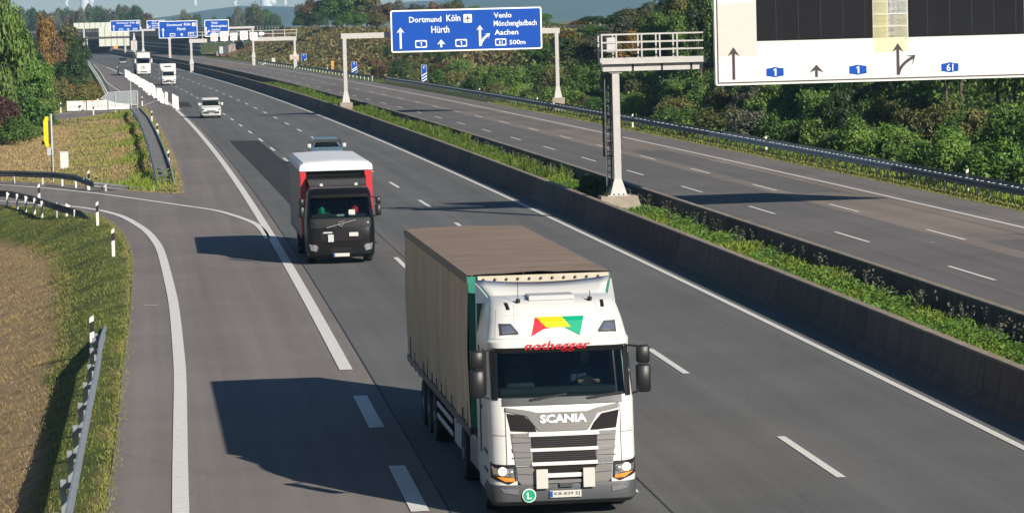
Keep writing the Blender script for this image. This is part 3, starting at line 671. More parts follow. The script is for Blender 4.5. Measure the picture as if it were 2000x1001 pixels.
# blue sign gantry
def portal(Y, uL, vL, uR, vR, beam_v, label, zp=1.2, bh=.55, w=.32, rbase=None, name='sign_gantry', beamY=0.):
    A = at(uL, vL, Y=Y); B = at(uR, vR, Y=Y); rz = heading(Y)
    t = empty(name, (A.x, A.y, 0), rz, label, 'gantry')
    Lx = (B.x-A.x)/cos(rz); zt = at(uL, beam_v[0], Y=Y).z; zbm = at(uL, beam_v[1], Y=Y).z
    for x, z0 in ((0, A.z), (Lx, B.z if rbase is None else rbase)):
        mb = MB(); mb.box(x-w/2, x+w/2, -w/2, w/2, z0, zbm)
        mb.add([(x-w*1.1, -w, z0), (x+w*1.1, -w, z0), (x+w*1.1, w, z0), (x-w*1.1, w, z0), (x-w/2, -w/2, z0+1.), (x+w/2, -w/2, z0+1.), (x+w/2, w/2, z0+1.), (x-w/2, w/2, z0+1.)], [(0, 1, 5, 4), (1, 2, 6, 5), (2, 3, 7, 6), (3, 0, 4, 7)])
        mb.build('post', M['gantry'], t)
        q_ = .55 if Y < 400 else .3
        MB().box(x-q_, x+q_, -q_*.8, q_*.8, -.3, z0-.003).build('plinth', M['plinth' if Y < 400 else 'gantry'], t)
    MB().box(-w*.9, Lx+w*.9, -w/2, w/2, zbm, zt).build('crossbeam', M['gantry'], t)
    return t, Lx, zbm, zt
t2, Lx, zbm, zt = portal(294., 676, 200, 1090.5, 192, (65.5, 76), 'slim pale gantry spanning the right carriageway, blue sign in its middle')
s2 = CAM_F/293.5; S0 = at(764.5, 103.5, Y=293.4)
r2 = empty('direction_sign', (S0.x, S0.y, 0), heading(294.), 'blue motorway sign for Dortmund Köln and Venlo on the middle gantry', 'road sign')
blue_sign(r2, 0, S0.z, 297/s2, 3.72, 0)
# speed-limit gantry
t3, Lx, zbm, zt = portal(596., 374.5, 125, 574.5, 112, (76.5, 84), 'distant portal gantry with railing, carrying the row of speed signs', w=.38)
rl = MB()
for z in (zt+.6, zt+1.2): rl.box(-.5, Lx+.5, .1, .16, z-.05, z+.05)
for x in np.arange(0, Lx+.5, 2.1): rl.box(x-.06, x+.06, .08, .18, zt, zt+1.2)
rl.build('railing', M['gantry'], t3)
s3 = CAM_F/595
MB().box(-.35*0+12.2, 13.1, .0, .12, zt+.35, zt+.9).build('notice_plate', M['signwhite'], t3)
for i, (u0, u1, v0, v1) in enumerate(((411.5, 425.5, 66, 80.8), (430.8, 445.6, 62.5, 80.3), (450, 463.5, 64.5, 79.5), (469, 484, 61, 78), (488.8, 503, 63.5, 78.5))):
    a = at(u0, v1, Y=595.2); wq = (u1-u0)/s3; hq = (v1-v0)/s3
    q = empty('speed_limit_sign', (a.x, a.y, 0), heading(596.), ['first white speed limit sign from the left on the distant gantry', 'second, tall speed limit sign from the left on the distant gantry', 'middle speed limit sign of the five on the distant gantry', 'fourth, tallest speed limit sign on the distant gantry', 'last speed limit sign on the right of the row'][i], 'speed sign', 'speed limit signs on the distant gantry')
    MB().plate(rrect(0, wq, a.z, a.z+hq, .1), 0, .25).build('sign_panel', M['signwhite'], q)
    cx, cz, r = wq/2, a.z+hq*.52, wq*.36; ring = MB(); n = 20
    for k in range(n):
        a0, a1 = 2*pi*k/n, 2*pi*(k+1)/n
        ring.add([(cx+r*cos(a0), -.02, cz+r*sin(a0)), (cx+r*cos(a1), -.02, cz+r*sin(a1)), (cx+r*.82*cos(a1), -.02, cz+r*.82*sin(a1)), (cx+r*.82*cos(a0), -.02, cz+r*.82*sin(a0))], [(0, 1, 2, 3)])
    ring.build('red_ring', M['redring'], q)
    letter(q, '60', cx-r*.55, cx+r*.55, cz-r*.38, cz+r*.38, -.02, M['redring'], bold=.0)
# far gantry with two blue signs, posts 280 / 493
t4, Lx, zbm, zt = portal(668., 280, 104, 493, 112, (57, 61), 'far gantry behind the speed signs, holding two blue signs', w=.36, zp=.3)
s4 = CAM_F/667
for (u0, u1, v0, v1, fr_, lb) in ((310.5, 385.8, 42, 75.5, (0., .56), 'larger distant blue sign for Dortmund and Köln, left of the speed signs'), (400, 447.5, 39.5, 72.3, (.56, 1.), 'narrow distant blue sign for Venlo above the speed signs')):
    a = at(u0, v1, Y=667.); q = empty('direction_sign', (a.x, a.y, 0), heading(668.), lb, 'road sign')
    blue_sign(q, 0, a.z, (u1-u0)/s4, (v1-v0)/s4, 0, fr=fr_)
# blue signs on the bridge
t5, Lx, zbm, zt = portal(860., 262, 78, 330, 78, (54, 58), 'farthest gantry in front of the bridge, partly behind the cream sign backs', w=.36)
s5 = CAM_F/858
for (u0, u1, v0, v1, fr_, lb) in ((215.8, 274, 41, 62.5, (0., .56), 'farthest blue sign, half hidden by the cream sign back'), (286.8, 322, 40.3, 58., (.56, 1.), 'farthest small blue sign, peeking out left of the larger one')):
    a = at(u0, v1, Y=858.); q = empty('direction_sign', (a.x, a.y, 0), heading(860.), lb, 'road sign')
    blue_sign(q, 0, a.z, (u1-u0)/s5, (v1-v0)/s5, 0, fr=fr_)
# sign backs (signs for the oncoming traffic)
def sign_back(Y, u0, u1, v0, v1, label, beam=None, nrib=5, posts=()):
    s = CAM_F/Y; a = at(u0, v1, Y=Y); w = (u1-u0)/s; h = (v1-v0)/s
    q = empty('turned_road_sign', (a.x, a.y, 0), heading(Y), label, 'road sign')
    for k in range(nrib):
        x0, x1 = w*k/nrib+.06, w*(k+1)/nrib-.06
        if beam: MB().box(x0, x1, 0, .1, a.z, beam[0]).build('back_panel', M['cream'], q); MB().box(x0, x1, 0, .1, beam[1], a.z+h).build('back_panel', M['cream'], q)
        else: MB().box(x0, x1, 0, .1, a.z, a.z+h).build('back_panel', M['cream'], q)
    for k in range(nrib+1): MB().box(w*k/nrib-.05, w*k/nrib+.05, -.15, -.0, a.z-.1, a.z+h+.1).build('rib', M['galv'], q)
    if beam: MB().box(-3.8, w+.1, -.28, -.16, beam[0]+.05, beam[1]-.05).build('beam', M['dark'], q)
    for (u, v) in posts:
        b = at(u, v, Y=Y); x = (b.x-a.x); MB().box(x-.25, x+.25, -.1, .2, 0, max(a.z, 5.6)).build('post', M['gantry'], q)
    return q
Ys = 1000.
sign_back(Ys, 194, 253, 52.5, 91, 'cream back of a large sign turned to the oncoming side, dark beam across', (at(220, 75, Y=Ys).z, at(220, 71.5, Y=Ys).z), 5, ((245, 104), (170.5, 99)))
sign_back(1060., 144, 217, 45.5, 57, 'long low cream sign back, farther off above the roadside trees', None, 7, ((165, 96),))

# ------------------------------------------------------------------ bridge
BA, BB = at(470, 107), at(60, 107, Y=1180.); BA.z = BB.z = 0
bd = (BB-BA); bl_ = bd.length; brz = atan2(bd.y, bd.x)-pi
br = empty('road_bridge', BA, brz, 'low concrete bridge carrying a road across both carriageways in the distance', 'bridge')
# local +x runs back toward the right end: build from x=-bl_ to 0
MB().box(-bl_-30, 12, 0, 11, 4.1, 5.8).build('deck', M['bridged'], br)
MB().box(-bl_-30, 12, -.3, 0, 5.3, 6.9).build('parapet', M['bridgec'], br)
rl = MB(); rl.box(-bl_-30, 40, -.2, -.1, 7.6, 7.7)
for x in np.arange(-bl_-30, 40, 3.): rl.box(x-.05, x+.05, -.2, -.1, 6.9, 7.6)
rl.build('railing', M['galv'], br)
pier_u = at(275, 101); dx = (pier_u-BA).length
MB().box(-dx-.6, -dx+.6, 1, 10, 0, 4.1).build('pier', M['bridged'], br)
MB().box(-bl_-28, -bl_-4, 1, 12, 0, 4.1).build('abutment', M['bridgec'], br)
MB().add([(-1.5, -.2, 0), (11, -10, 0), (13, -10, 0), (1.2, .4, 0), (-1.5, -.2, 4.1), (11, -10, 1.0), (13, -10, 1.0), (1.2, .4, 4.1)], [(0, 1, 5, 4), (4, 5, 6, 7), (3, 0, 4, 7), (1, 2, 6, 5), (2, 3, 7, 6)]).build('wing_wall', M['bridgec'], br)
sw = empty('retaining_wall', road(20.5, 905), 0, 'long dark retaining wall under the bridge, right of the carriageway', 'wall')
mb = MB(); ys = np.arange(905, 1500, 30.); A_ = [road(20.5, y, 0)-sw.location for y in ys]; B_ = [road(20.5, y, 5.2)-sw.location for y in ys]; C_ = [road(30, y, 5.2)-sw.location for y in ys]
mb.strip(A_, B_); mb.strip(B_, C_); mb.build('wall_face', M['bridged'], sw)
for z in (1.4, 2.6): 
    mb = MB()
    for a, b in zip(ys, ys[1:]): mb.obox(road(20.4, a, z)-sw.location, road(20.4, b, z)-sw.location, .1, .25)
    mb.build('wall_ledge', M['lightgrey'], sw)
# crest fence on the embankment to the right of the bridge
cf = empty('crest_barrier', road(42, 520, 6.3), 0, 'thin grey barrier along the top of the right embankment', 'barrier')
ys = np.arange(330, 900, 15.)
mb = MB()
for a, b in zip(ys, ys[1:]): mb.obox(road(42, a, 7.0)-cf.location, road(42, b, 7.0)-cf.location, .08, .32)
mb.build('rail', M['galv'], cf); mb = MB()
for a in ys: mb.obox(road(42.2, a, 6.0)-cf.location, road(42.2, a, 7.1)-cf.location, .12, .12)
mb.build('fence_posts', M['galv'], cf)

# ------------------------------------------------------------------ vehicles
def wheel(parent, x, y, r=.5, w=.3, side=-1, name='wheel'):
    e = MB(); e.lathe([(r*.62, -w/2), (r*.93, -w/2), (r, -w*.36), (r, w*.36), (r*.93, w/2), (r*.62, w/2)], (0, 0, 0), 24, 'x')
    o = e.build('wheel', M['rubber'], parent, smooth=40, loc=(x, y, r))
    q = MB(); q.lathe([(r*.61, 0), (r*.58, side*w*.30), (r*.5, side*w*.12), (r*.25, side*w*.16), (r*.22, side*w*.42), (.01, side*w*.44)], (side*w*.10, 0, 0), 20, 'x')
    q.build('rim', M['rim'], o, smooth=40); return o
class Body:
    """shell of rounded plan: profile rows (z, y_front, y_back, half width, corner radius, bulge)"""
    def __init__(s, rows): s.rows = rows
    def at(s, z):
        R = s.rows
        if z <= R[0][0]: return R[0]
        for a, b in zip(R, R[1:]):
            if a[0] <= z <= b[0]: t = (z-a[0])/(b[0]-a[0]+1e-9); return tuple(p+(q-p)*t for p, q in zip(a, b))
        return R[-1]
    def front(s, x, z):
        _, yf, yb, w, r, bu = s.at(z); ax = abs(x); y = yf+bu*(ax/w)**2
        if ax > w-r: t = min(1, (ax-(w-r))/r); y += r*1.0*(1-sqrt(max(0, 1-t*t)))
        return y
    def ring(s, row, n=18):
        z, yf, yb, w, r, bu = row; xs = [-w]+[-(w-r)-r*sin(a) for a in np.linspace(pi/2*.92, 0, 7)]+list(np.linspace(-(w-r), w-r, 9))[1:-1]+[(w-r)+r*sin(a) for a in np.linspace(0, pi/2*.92, 7)]+[w]
        P = [(x, s.front(x, z), z) for x in xs]
        return P+[(w, yb-.08, z), (w-.08, yb, z), (-w+.08, yb, z), (-w, yb-.08, z)]
    def build(s, name, m, parent, split=None):
        mb = MB(); Rg = []
        for a, b in zip(s.rows, s.rows[1:]):
            k = max(1, int((b[0]-a[0])/.35))
            for i in range(k): Rg.append(tuple(p+(q-p)*i/k for p, q in zip(a, b)))
        Rg.append(s.rows[-1]); n = None
        for rw in Rg:
            r = s.ring(rw); n = len(r); mb.v += r
        for i in range(len(Rg)-1):
            for j in range(n): mb.f.append((i*n+j, i*n+(j+1) % n, (i+1)*n+(j+1) % n, (i+1)*n+j)); mb.m.append(0)
        mb.f += [tuple(range(n-1, -1, -1)), tuple((len(Rg)-1)*n+j for j in range(n))]; mb.m += [0, 0]
        return mb.build(name, m, parent, smooth=38)
    def skin(s, x0, x1, z0, z1, d=.012, nx=10, nz=4, top=None, bot=None):
        """panel following the front surface, proud by d; top/bot give x-range shrink (taper)"""
        mb = MB(); F = []
        for k in range(nz+1):
            t = k/nz; z = z0+(z1-z0)*t; a = x0+(top[0] if top else 0)*t+(bot[0] if bot else 0)*(1-t); b = x1+(top[1] if top else 0)*t+(bot[1] if bot else 0)*(1-t)
            for i in range(nx+1): x = a+(b-a)*i/nx; F.append((x, s.front(x, z)-d, z))
        n = nx+1; fr_ = F; bk = [(x, y+d+.03, z) for x, y, z in F]
        N = len(F); fs = [(k*n+i, k*n+i+1, (k+1)*n+i+1, (k+1)*n+i) for k in range(nz) for i in range(nx)]
        edge = [i for i in range(n)]+[k*n+nx for k in range(1, nz+1)]+[nz*n+i for i in range(nx-1, -1, -1)]+[k*n for k in range(nz-1, 0, -1)]
        fs += [(edge[i], N+edge[i], N+edge[(i+1) % len(edge)], edge[(i+1) % len(edge)]) for i in range(len(edge))]
        return mb.add(fr_+bk, fs)
    def poly(s, pts, d=.014, m=None, name='panel', parent=None, dx=.05):
        """polygon (x,z) laid on the front surface in thin strips, with a returned edge"""
        z0, z1 = min(p[1] for p in pts), max(p[1] for p in pts)
        zs = sorted(set([round(p[1], 5) for p in pts]+[r[0] for r in s.rows if z0 < r[0] < z1]+[z0+(z1-z0)*k/5 for k in range(6)]))
        mb = MB(); n = len(pts)
        for za, zb_ in zip(zs, zs[1:]):
            if zb_-za < 1e-4: continue
            X = []
            for z in (za+1e-5, zb_-1e-5):
                X.append(sorted(pts[i][0]+(z-pts[i][1])/(pts[(i+1) % n][1]-pts[i][1])*(pts[(i+1) % n][0]-pts[i][0]) for i in range(n) if (pts[i][1] > z) != (pts[(i+1) % n][1] > z)))
            for q in range(0, min(len(X[0]), len(X[1]))-1, 2):
                k = max(1, int(max(X[0][q+1]-X[0][q], X[1][q+1]-X[1][q])/dx)); lo = []; hi = []
                for i in range(k+1):
                    a = X[0][q]+(X[0][q+1]-X[0][q])*i/k; b = X[1][q]+(X[1][q+1]-X[1][q])*i/k
                    lo.append((a, s.front(a, za)-d, za)); hi.append((b, s.front(b, zb_)-d, zb_))
                bk = lambda p: (p[0], p[1]+d+.015, p[2])
                mb.strip([bk(lo[0])]+lo+[bk(lo[-1])], [bk(hi[0])]+hi+[bk(hi[-1])])
        return mb.build(name, m, parent, smooth=30)
def plate_(parent, x0, x1, z0, z1, y, text, name='number_plate'):
    o = MB().bbox(x0, x1, y-.012, y, z0, z1, .004).build(name, M['rosette'], parent)
    h = z1-z0
    MB().box(x0+.006, x0+(x1-x0)*.09, y-.015, y-.0125, z0+.01, z1-.01).build('euro_band', M['blue'], o)
    if text: letter(o, text, x0+(x1-x0)*.14, x1-.03, z0+h*.22, z1-h*.22, y-.0145, M['signblack'], bold=.01)
def mirror(parent, side, x, y, z0, z1, w=.22, m='black', split=.62):
    a, b = (x, x+side*w) if side > 0 else (x-w, x)
    o = MB().bbox(min(a, b), max(a, b), y-.10, y+.08, z0, z0+(z1-z0)*split-.02, .035).build('mirror', M[m], parent, smooth=50)
    MB().bbox(min(a, b)+.01, max(a, b)-.01, y-.09, y+.07, z0+(z1-z0)*split, z1, .03).build('wide_angle_mirror', M[m], o, smooth=50)
    mb = MB(); mb.obox((x+side*w*.2, y, z1-.02), (x-side*.16, y+.12, z1+.0), .03, .03); mb.obox((x+side*w*.2, y, z0+.02), (x-side*.16, y+.12, z0-.06), .03, .03); mb.build('mirror_arm', M['black'], o)
def cab_interior(parent, w, zb_, zt_, y0, yb):
    mb = MB(); mb.box(-w+.06, w-.06, y0+.1, y0+.62, zb_-.25, zb_+.02); mb.bbox(-w+.1, w-.1, y0+.32, y0+.62, zb_, zb_+.12, .03); mb.build('dashboard', M['interior'], parent)
    mb = MB(); mb.box(-w+.04, w-.04, yb-.1, yb-.05, .9, zt_); mb.build('rear_wall', M['interior'], parent)
    for x in (-.55, .55):
        mb = MB(); mb.bbox(x-.25, x+.25, yb-.75, yb-.62, zb_-.35, zb_+.42, .05); mb.bbox(x-.14, x+.14, yb-.74, yb-.65, zb_+.43, zb_+.62, .04); mb.build('seat', M['seat'], parent, smooth=50)
def hollow_cab(body, name, m, parent, gz0, gz1, gw, lower_m=None):
    """cab shell whose windscreen opening is really open: front faces inside the window range are left out"""
    mb = MB(); Rg = []
    zs = [r[0] for r in body.rows]+[gz0, gz1]; zs = sorted(set(zs)); zz = []
    for a, b in zip(zs, zs[1:]):
        k = max(1, int((b-a)/.35)); zz += [a+(b-a)*i/k for i in range(k)]
    zz.append(zs[-1]); n = None
    for z in zz: r = body.ring((z,)+tuple(body.at(z)[1:])); n = len(r); mb.v += r
    for i in range(len(zz)-1):
        for j in range(n):
            f = (i*n+j, i*n+(j+1) % n, (i+1)*n+(j+1) % n, (i+1)*n+j); xs = [mb.v[q][0] for q in f]
            if zz[i] >= gz0-1e-6 and zz[i+1] <= gz1+1e-6 and max(abs(x) for x in xs) < gw and j < 23: continue
            mb.f.append(f); mb.m.append(0)
    mb.f += [tuple(range(n-1, -1, -1)), tuple((len(zz)-1)*n+j for j in range(n))]; mb.m += [0, 0]
    o = mb.build(name, m, parent, smooth=38); return o
def box_trailer(parent, x0, x1, y0, y1, z0, z1, side_m, roof_m, front_m, rear_m=None, folds=True, ribs=14):
    # side curtains with shallow folds, each its own part
    for sx, nm in ((x0, 'curtain'), (x1, 'curtain')):
        A = []; n = 60
        for i in range(n+1):
            y = y0+(y1-y0)*i/n; d = .018*sin(i*1.9)+.012*sin(i*.7+1) if folds else 0
            A.append((y, d))
        mb = MB(); sg_ = -1 if sx == x0 else 1
        lo = [(sx+sg_*(.0+d), y, z0) for y, d in A]; mi_ = [(sx+sg_*(.03+d*1.2), y, (z0+z1)/2) for y, d in A]; hi = [(sx+sg_*.0, y, z1-.14) for y, d in A]
        mb.strip(lo, mi_); mb.strip(mi_, hi); mb.build(nm, side_m, parent, smooth=60)
        MB().box(min(sx, sx+sg_*.025), max(sx, sx+sg_*.025), y0, y1, z1-.14, z1-.01).build('top_rail', M['dark'], parent)
        MB().box(min(sx, sx+sg_*.03), max(sx, sx+sg_*.03), y0, y1, z0-.14, z0).build('side_rail', M['dark'], parent)
    # roof sheet, gently sagging between bows
    mb = MB(); nx_, ny_ = 8, 48; V = []
    for j in range(ny_+1):
        y = y0+(y1-y0)*j/ny_
        for i in range(nx_+1):
            x = x0+(x1-x0)*i/nx_; e = sin(pi*i/nx_); V.append((x, y, z1+.035*e*(1-.35*abs(sin(pi*j/4)))+.012*sin(i*2.1+j*.9)*e))
    mb.add(V, [(j*(nx_+1)+i, j*(nx_+1)+i+1, (j+1)*(nx_+1)+i+1, (j+1)*(nx_+1)+i) for j in range(ny_) for i in range(nx_)])
    mb.build('roof_tarp', roof_m, parent, smooth=60)
    MB().box(x0, x1, y0-.0, y0+.04, z0, z1-.02).build('headboard', front_m, parent)
    mb = MB(); mb.box(x0, x1, y1-.04, y1, z0, z1-.02); mb.build('rear_doors', rear_m or side_m, parent)
    MB().box(x0+.02, x1-.02, y0+.05, y1-.05, z0-.12, z0-.005).build('floor', M['dark'], parent)

def place(u, v, dx=0): p = at(u, v); p.z = 0; return p
# ---- foreground lorry
LY = 55.9
LP0 = Vector((.80, LY, 0)); lrz = .112
T = empty('semi_truck', LP0, lrz, 'large white lorry in the foreground with grey tarpaulin trailer, red lettering above windscreen', 'truck')
B = Body([(.28, .10, 2.2, 1.18, .22, .05), (.36, .02, 2.2, 1.22, .25, .06), (.62, .0, 2.2, 1.25, .28, .06), (1.0, .0, 2.2, 1.25, .30, .06), (1.95, .06, 2.25, 1.25, .30, .06), (2.05, .10, 2.25, 1.245, .30, .06),
          (2.80, .30, 2.25, 1.22, .30, .07), (2.86, .24, 2.25, 1.22, .30, .07), (2.98, .24, 2.25, 1.22, .30, .07), (3.02, .33, 2.25, 1.20, .30, .07), (3.30, .50, 2.25, 1.15, .32, .08), (3.52, .74, 2.25, 1.10, .34, .08), (3.60, .92, 2.25, 1.06, .34, .08), (3.66, 1.25, 2.2, 1.02, .34, .06)])
hollow_cab(B, 'cab', M['white'], T, 2.05, 2.80, 1.13)
B.skin(-1.10, 1.10, 2.06, 2.79, .010, 22, 6).build('windscreen', M['glass'], T, smooth=50)
MB().add([], [])
B.skin(-1.19, -1.09, 2.02, 2.84, .016, 4, 4).build('pillar_trim', M['black'], T, smooth=50); B.skin(1.09, 1.19, 2.02, 2.84, .016, 4, 4).build('pillar_trim', M['black'], T, smooth=50)
B.skin(-1.15, 1.15, 2.79, 2.885, .018, 22, 2).build('sun_visor', M['black'], T, smooth=50)
B.skin(-1.02, 1.02, 1.93, 2.05, .03, 20, 2).build('cowl', M['dark'], T, smooth=50)
cab_interior(T, 1.15, 2.05, 3.3, .1, 2.2)
for sx in (-.55, .42):
    mb = MB(); yq = B.front(0, 2.05)-.05; mb.obox((sx, yq, 2.02), (sx+.62, yq+.01, 2.10), .02, .03); mb.obox((sx-.02, yq+.02, 2.0), (sx+.2, yq+.02, 2.03), .03, .03); mb.build('wiper', M['black'], T)
MB().lathe([(.20, -.015), (.225, 0), (.20, .015)], (0, 0, 0), 18, 'y').build('steering_wheel', M['black'], T, loc=(.52, .78, 2.12)).rotation_euler = (-.6, 0, 0)
# lower front: silver grille frame with black meshes
B.poly([(-.98, 1.90), (-.60, 1.84), (-.45, 1.80), (.42, 1.80), (.58, 1.85), (.96, 1.92), (.96, 1.84), (.60, 1.77), (.42, 1.49), (-.42, 1.49), (-.62, 1.75), (-.98, 1.84)], .03, M['silver'], 'bonnet_panel', T)
for s_ in (-1, 1): B.poly([(s_*.96, 1.80), (s_*.66, 1.75), (s_*.52, 1.60), (s_*.45, 1.47), (s_*.90, 1.50)][::s_], .012, M['mesh'], 'air_intake', T)
for s_ in (-1, 1): B.poly([(s_*.90, 1.46), (s_*.57, 1.46), (s_*.55, .92), (s_*.83, .92)][::s_], .020, M['silver'], 'grille_cheek', T)
for z0, z1, a in ((1.40, 1.475, .60), (1.145, 1.20, .58), (.905, .965, .56)):
    B.skin(-a, a, z0, z1, .045, 12, 2).build('grille_bar', M['white'], T, smooth=50)
for z in (1.41, 1.16):
    for s_ in (-1, 1): B.poly([(s_*.88, z+.05), (s_*.58, z+.04), (s_*.58, z-.03), (s_*.87, z-.01)][::s_], .034, M['silver'], 'grille_fin', T)
for s_ in (-1, 1):
    for z in (1.30, 1.05): B.poly([(s_*.885, z+.006), (s_*.575, z+.006), (s_*.575, z-.006), (s_*.88, z-.006)][::s_], .026, M['dark'], 'panel_gap', T)
    B.poly([(s_*.84, .905), (s_*.555, .905), (s_*.555, .89), (s_*.84, .89)][::s_], .03, M['dark'], 'panel_gap', T)
    B.poly([(s_*.805, .78), (s_*.53, .76), (s_*.53, .75), (s_*.805, .77)][::s_], .03, M['dark'], 'panel_gap', T)
for z in (1.235, 1.27, 1.305, 1.34, 1.375, 1.0, 1.035, 1.07, 1.105): B.skin(-.54, .54, z, z+.006, .022, 10, 1).build('grille_slat', M['darkgrey'], T)
MB().box(-.10, .12, -.075, -.05, .535, .60).build('radar_cover', M['dark'], T)
B.skin(-.56, .56, 1.20, 1.40, .012, 12, 2).build('grille_mesh', M['mesh'], T, smooth=50); B.skin(-.54, .54, .965, 1.145, .012, 12, 2).build('grille_mesh', M['mesh'], T, smooth=50)
B.skin(-.80, .80, .56, .90, .010, 12, 2).build('lower_grille', M['mesh'], T, smooth=50)
for s_ in (-1, 1): B.poly([(s_*.82, .90), (s_*.55, .88), (s_*.42, .66), (s_*.50, .585), (s_*.74, .585), (s_*.80, .66)][::s_], .024, M['silver'], 'lower_cheek', T)
B.skin(-.42, .42, .70, .77, .05, 8, 1).build('step_bar', M['white'], T, smooth=50); B.skin(-.42, .42, .60, .655, .045, 8, 1).build('step_bar', M['silver'], T, smooth=50)
for x0 in (-.50, .30): MB().bbox(x0, x0+.20, -.10, -.065, .52, .85, .006).build('warning_board', M['rosette'], T)
for s_ in (-1, 1):
    B.poly([(s_*1.24, .97), (s_*.84, .93), (s_*.82, .66), (s_*.95, .60), (s_*1.24, .70)][::s_], .018, M['black'], 'lamp_housing', T)
    B.poly([(s_*1.225, .905), (s_*.87, .87), (s_*.86, .70), (s_*1.20, .76)][::s_], .024, M['chrome'], 'headlight', T)
    q = Vector((s_*1.06, B.front(s_*1.06, .82)-.04, .825)); MB().lathe([(.075, .0), (.07, -.015), (.03, -.02)], tuple(q), 14, 'y').build('lamp', M['lamp'], T, smooth=60)
    q = Vector((s_*.92, B.front(s_*.92, .8)-.036, .80)); MB().lathe([(.05, .0), (.045, -.012), (.02, -.016)], tuple(q), 12, 'y').build('lamp', M['chrome'], T, smooth=60)
    B.poly([(s_*1.19, .745), (s_*.86, .70), (s_*.85, .645), (s_*1.02, .65)][::s_], .028, M['amber'], 'indicator', T)
    B.poly([(s_*1.10, .545), (s_*.80, .52), (s_*.80, .42), (s_*1.05, .46)][::s_], .05, M['chrome'], 'fog_light', T)
Body([(.22, .12, .9, 1.20, .24, .05), (.30, .0, .9, 1.245, .26, .06), (.54, -.03, .9, 1.268, .28, .06), (.585, -.01, .9, 1.262, .28, .06)]).build('bumper', M['darkgrey'], T)
plate_(T, -.27, .27, .355, .475, -.035, 'KB-839 EJ')
MB().lathe([(.118, 0), (.118, -.008)], (-.62, -.018, .405), 24, 'y').build('disc_badge', M['signwhite'], T)
e = MB().lathe([(.102, 0), (.102, -.006)], (-.62, -.030, .405), 24, 'y').build('disc_field', M['ledgreen'], T)
letter(T, 'L', -.66, -.58, .35, .46, -.040, M['signwhite'], bold=.02)
letter(T, 'SCANIA', -.40, .40, 1.62, 1.765, -.045, M['signwhite'], bold=.045, fn=B.front)
letter(T, 'nothegger', -.60, .52, 2.80, 2.99, -.034, M['logo_r'], bold=.006, shear=.25, fn=B.front)
fb = lambda pts, m, nm: B.poly(pts, .006, m, nm, T)
fb([(-.38, 3.36), (-.27, 3.36), (-.20, 3.20), (-.02, 3.215), (-.26, 3.17), (-.47, 3.06)][::-1], M['logo_r'], 'logo_piece')
B.poly([(-.36, 3.37), (.14, 3.37), (.24, 3.20), (-.20, 3.20)][::-1], .010, M['logo_y'], 'logo_piece', T)
B.poly([(.08, 3.37), (.46, 3.37), (.36, 3.06), (.10, 3.20), (.22, 3.20)][::-1], .013, M['logo_g'], 'logo_piece', T)
for s_ in (-1, 1):
    B.poly([(s_*1.00, 3.28), (s_*.80, 3.28), (s_*.68, 3.13), (s_*.69, 3.10), (s_*1.00, 3.09)][::s_], .012, M['dark'], 'roof_lamp', T)
    B.poly([(s_*.965, 3.245), (s_*.81, 3.245), (s_*.73, 3.14), (s_*.965, 3.125)][::s_], .022, M['chrome'], 'roof_lamp_lens', T)
    B.poly([(s_*.86, 3.60), (s_*.80, 3.60), (s_*.78, 3.50), (s_*.84, 3.49)][::s_], .012, M['black'], 'roof_slot', T)
MB().box(-.42, .36, .98, 1.55, 3.62, 3.70).build('roof_hatch', M['lightgrey'], T)
for x, h in ((-.62, .30), (.62, .10)):
    MB().cyl((x, .92, 3.60), (x, .92, 3.66), .04, 10).cyl((x, .92, 3.66), (x+.01, .97, 3.66+h), .006, 6).build('antenna', M['black'], T)
# roof deflector: curved wing flaring to the trailer
mb = MB(); F = []; nxx = 16
for k, (w, y, z) in enumerate(((.98, 1.60, 3.52), (1.00, 1.70, 3.60), (1.10, 2.12, 3.73), (1.20, 2.45, 3.80))):
    for i in range(nxx+1):
        t = i/nxx*2-1; F.append((w*t, y+.05*t*t*k/3, z+(.07*k/3)*t*t+.02))
n = nxx+1; mb.add(F, [(k*n+i, k*n+i+1, (k+1)*n+i+1, (k+1)*n+i) for k in range(3) for i in range(nxx)])
o = mb.build('roof_deflector', M['white'], T, smooth=50); o.modifiers.new('solid', 'SOLIDIFY').thickness = .03
for s_ in (-1, 1):
    pts = [(s_*1.0, 1.5, 3.55), (s_*1.20, 2.42, 3.84), (s_*1.21, 2.40, 1.2), (s_*1.24, 2.25, 1.2), (s_*1.22, 2.2, 3.5)]
    o = MB().add(pts, [(0, 1, 2, 3, 4)]).build('side_deflector', M['white'], T); o.modifiers.new('solid', 'SOLIDIFY').thickness = .02
for s_ in (-1, 1):
    for nm_, pts in (('panel_gap', [(s_*.985, .93), (s_*.972, .93), (s_*.975, 1.90), (s_*.988, 1.90)]), ('crease_shade', [(s_*.80, 3.03), (s_*.79, 3.03), (s_*.70, 3.56), (s_*.71, 3.56)]), ('panel_gap', [(s_*1.24, 1.42), (s_*.975, 1.42), (s_*.975, 1.43), (s_*1.24, 1.43)]), ('crease_shade', [(s_*1.09, 3.03), (s_*1.08, 3.03), (s_*1.0, 3.50), (s_*1.01, 3.50)])):
        B.poly(pts[::s_], .004, M['lightgrey' if nm_ == 'crease_shade' else 'dark'], nm_, T)  # roof creases: thin grey strips paint their shading onto the white cab
B.poly([(-1.16, 3.025), (1.16, 3.025), (1.16, 3.04), (-1.16, 3.04)], .004, M['lightgrey'], 'panel_gap', T)
B.poly([(-.9, 3.40), (.9, 3.40), (.9, 3.408), (-.9, 3.408)], .004, M['lightgrey'], 'crease_shade', T)
mirror(T, -1, -1.30, .28, 2.06, 2.86, .24); mirror(T, 1, 1.30, .28, 2.06, 2.86, .24)
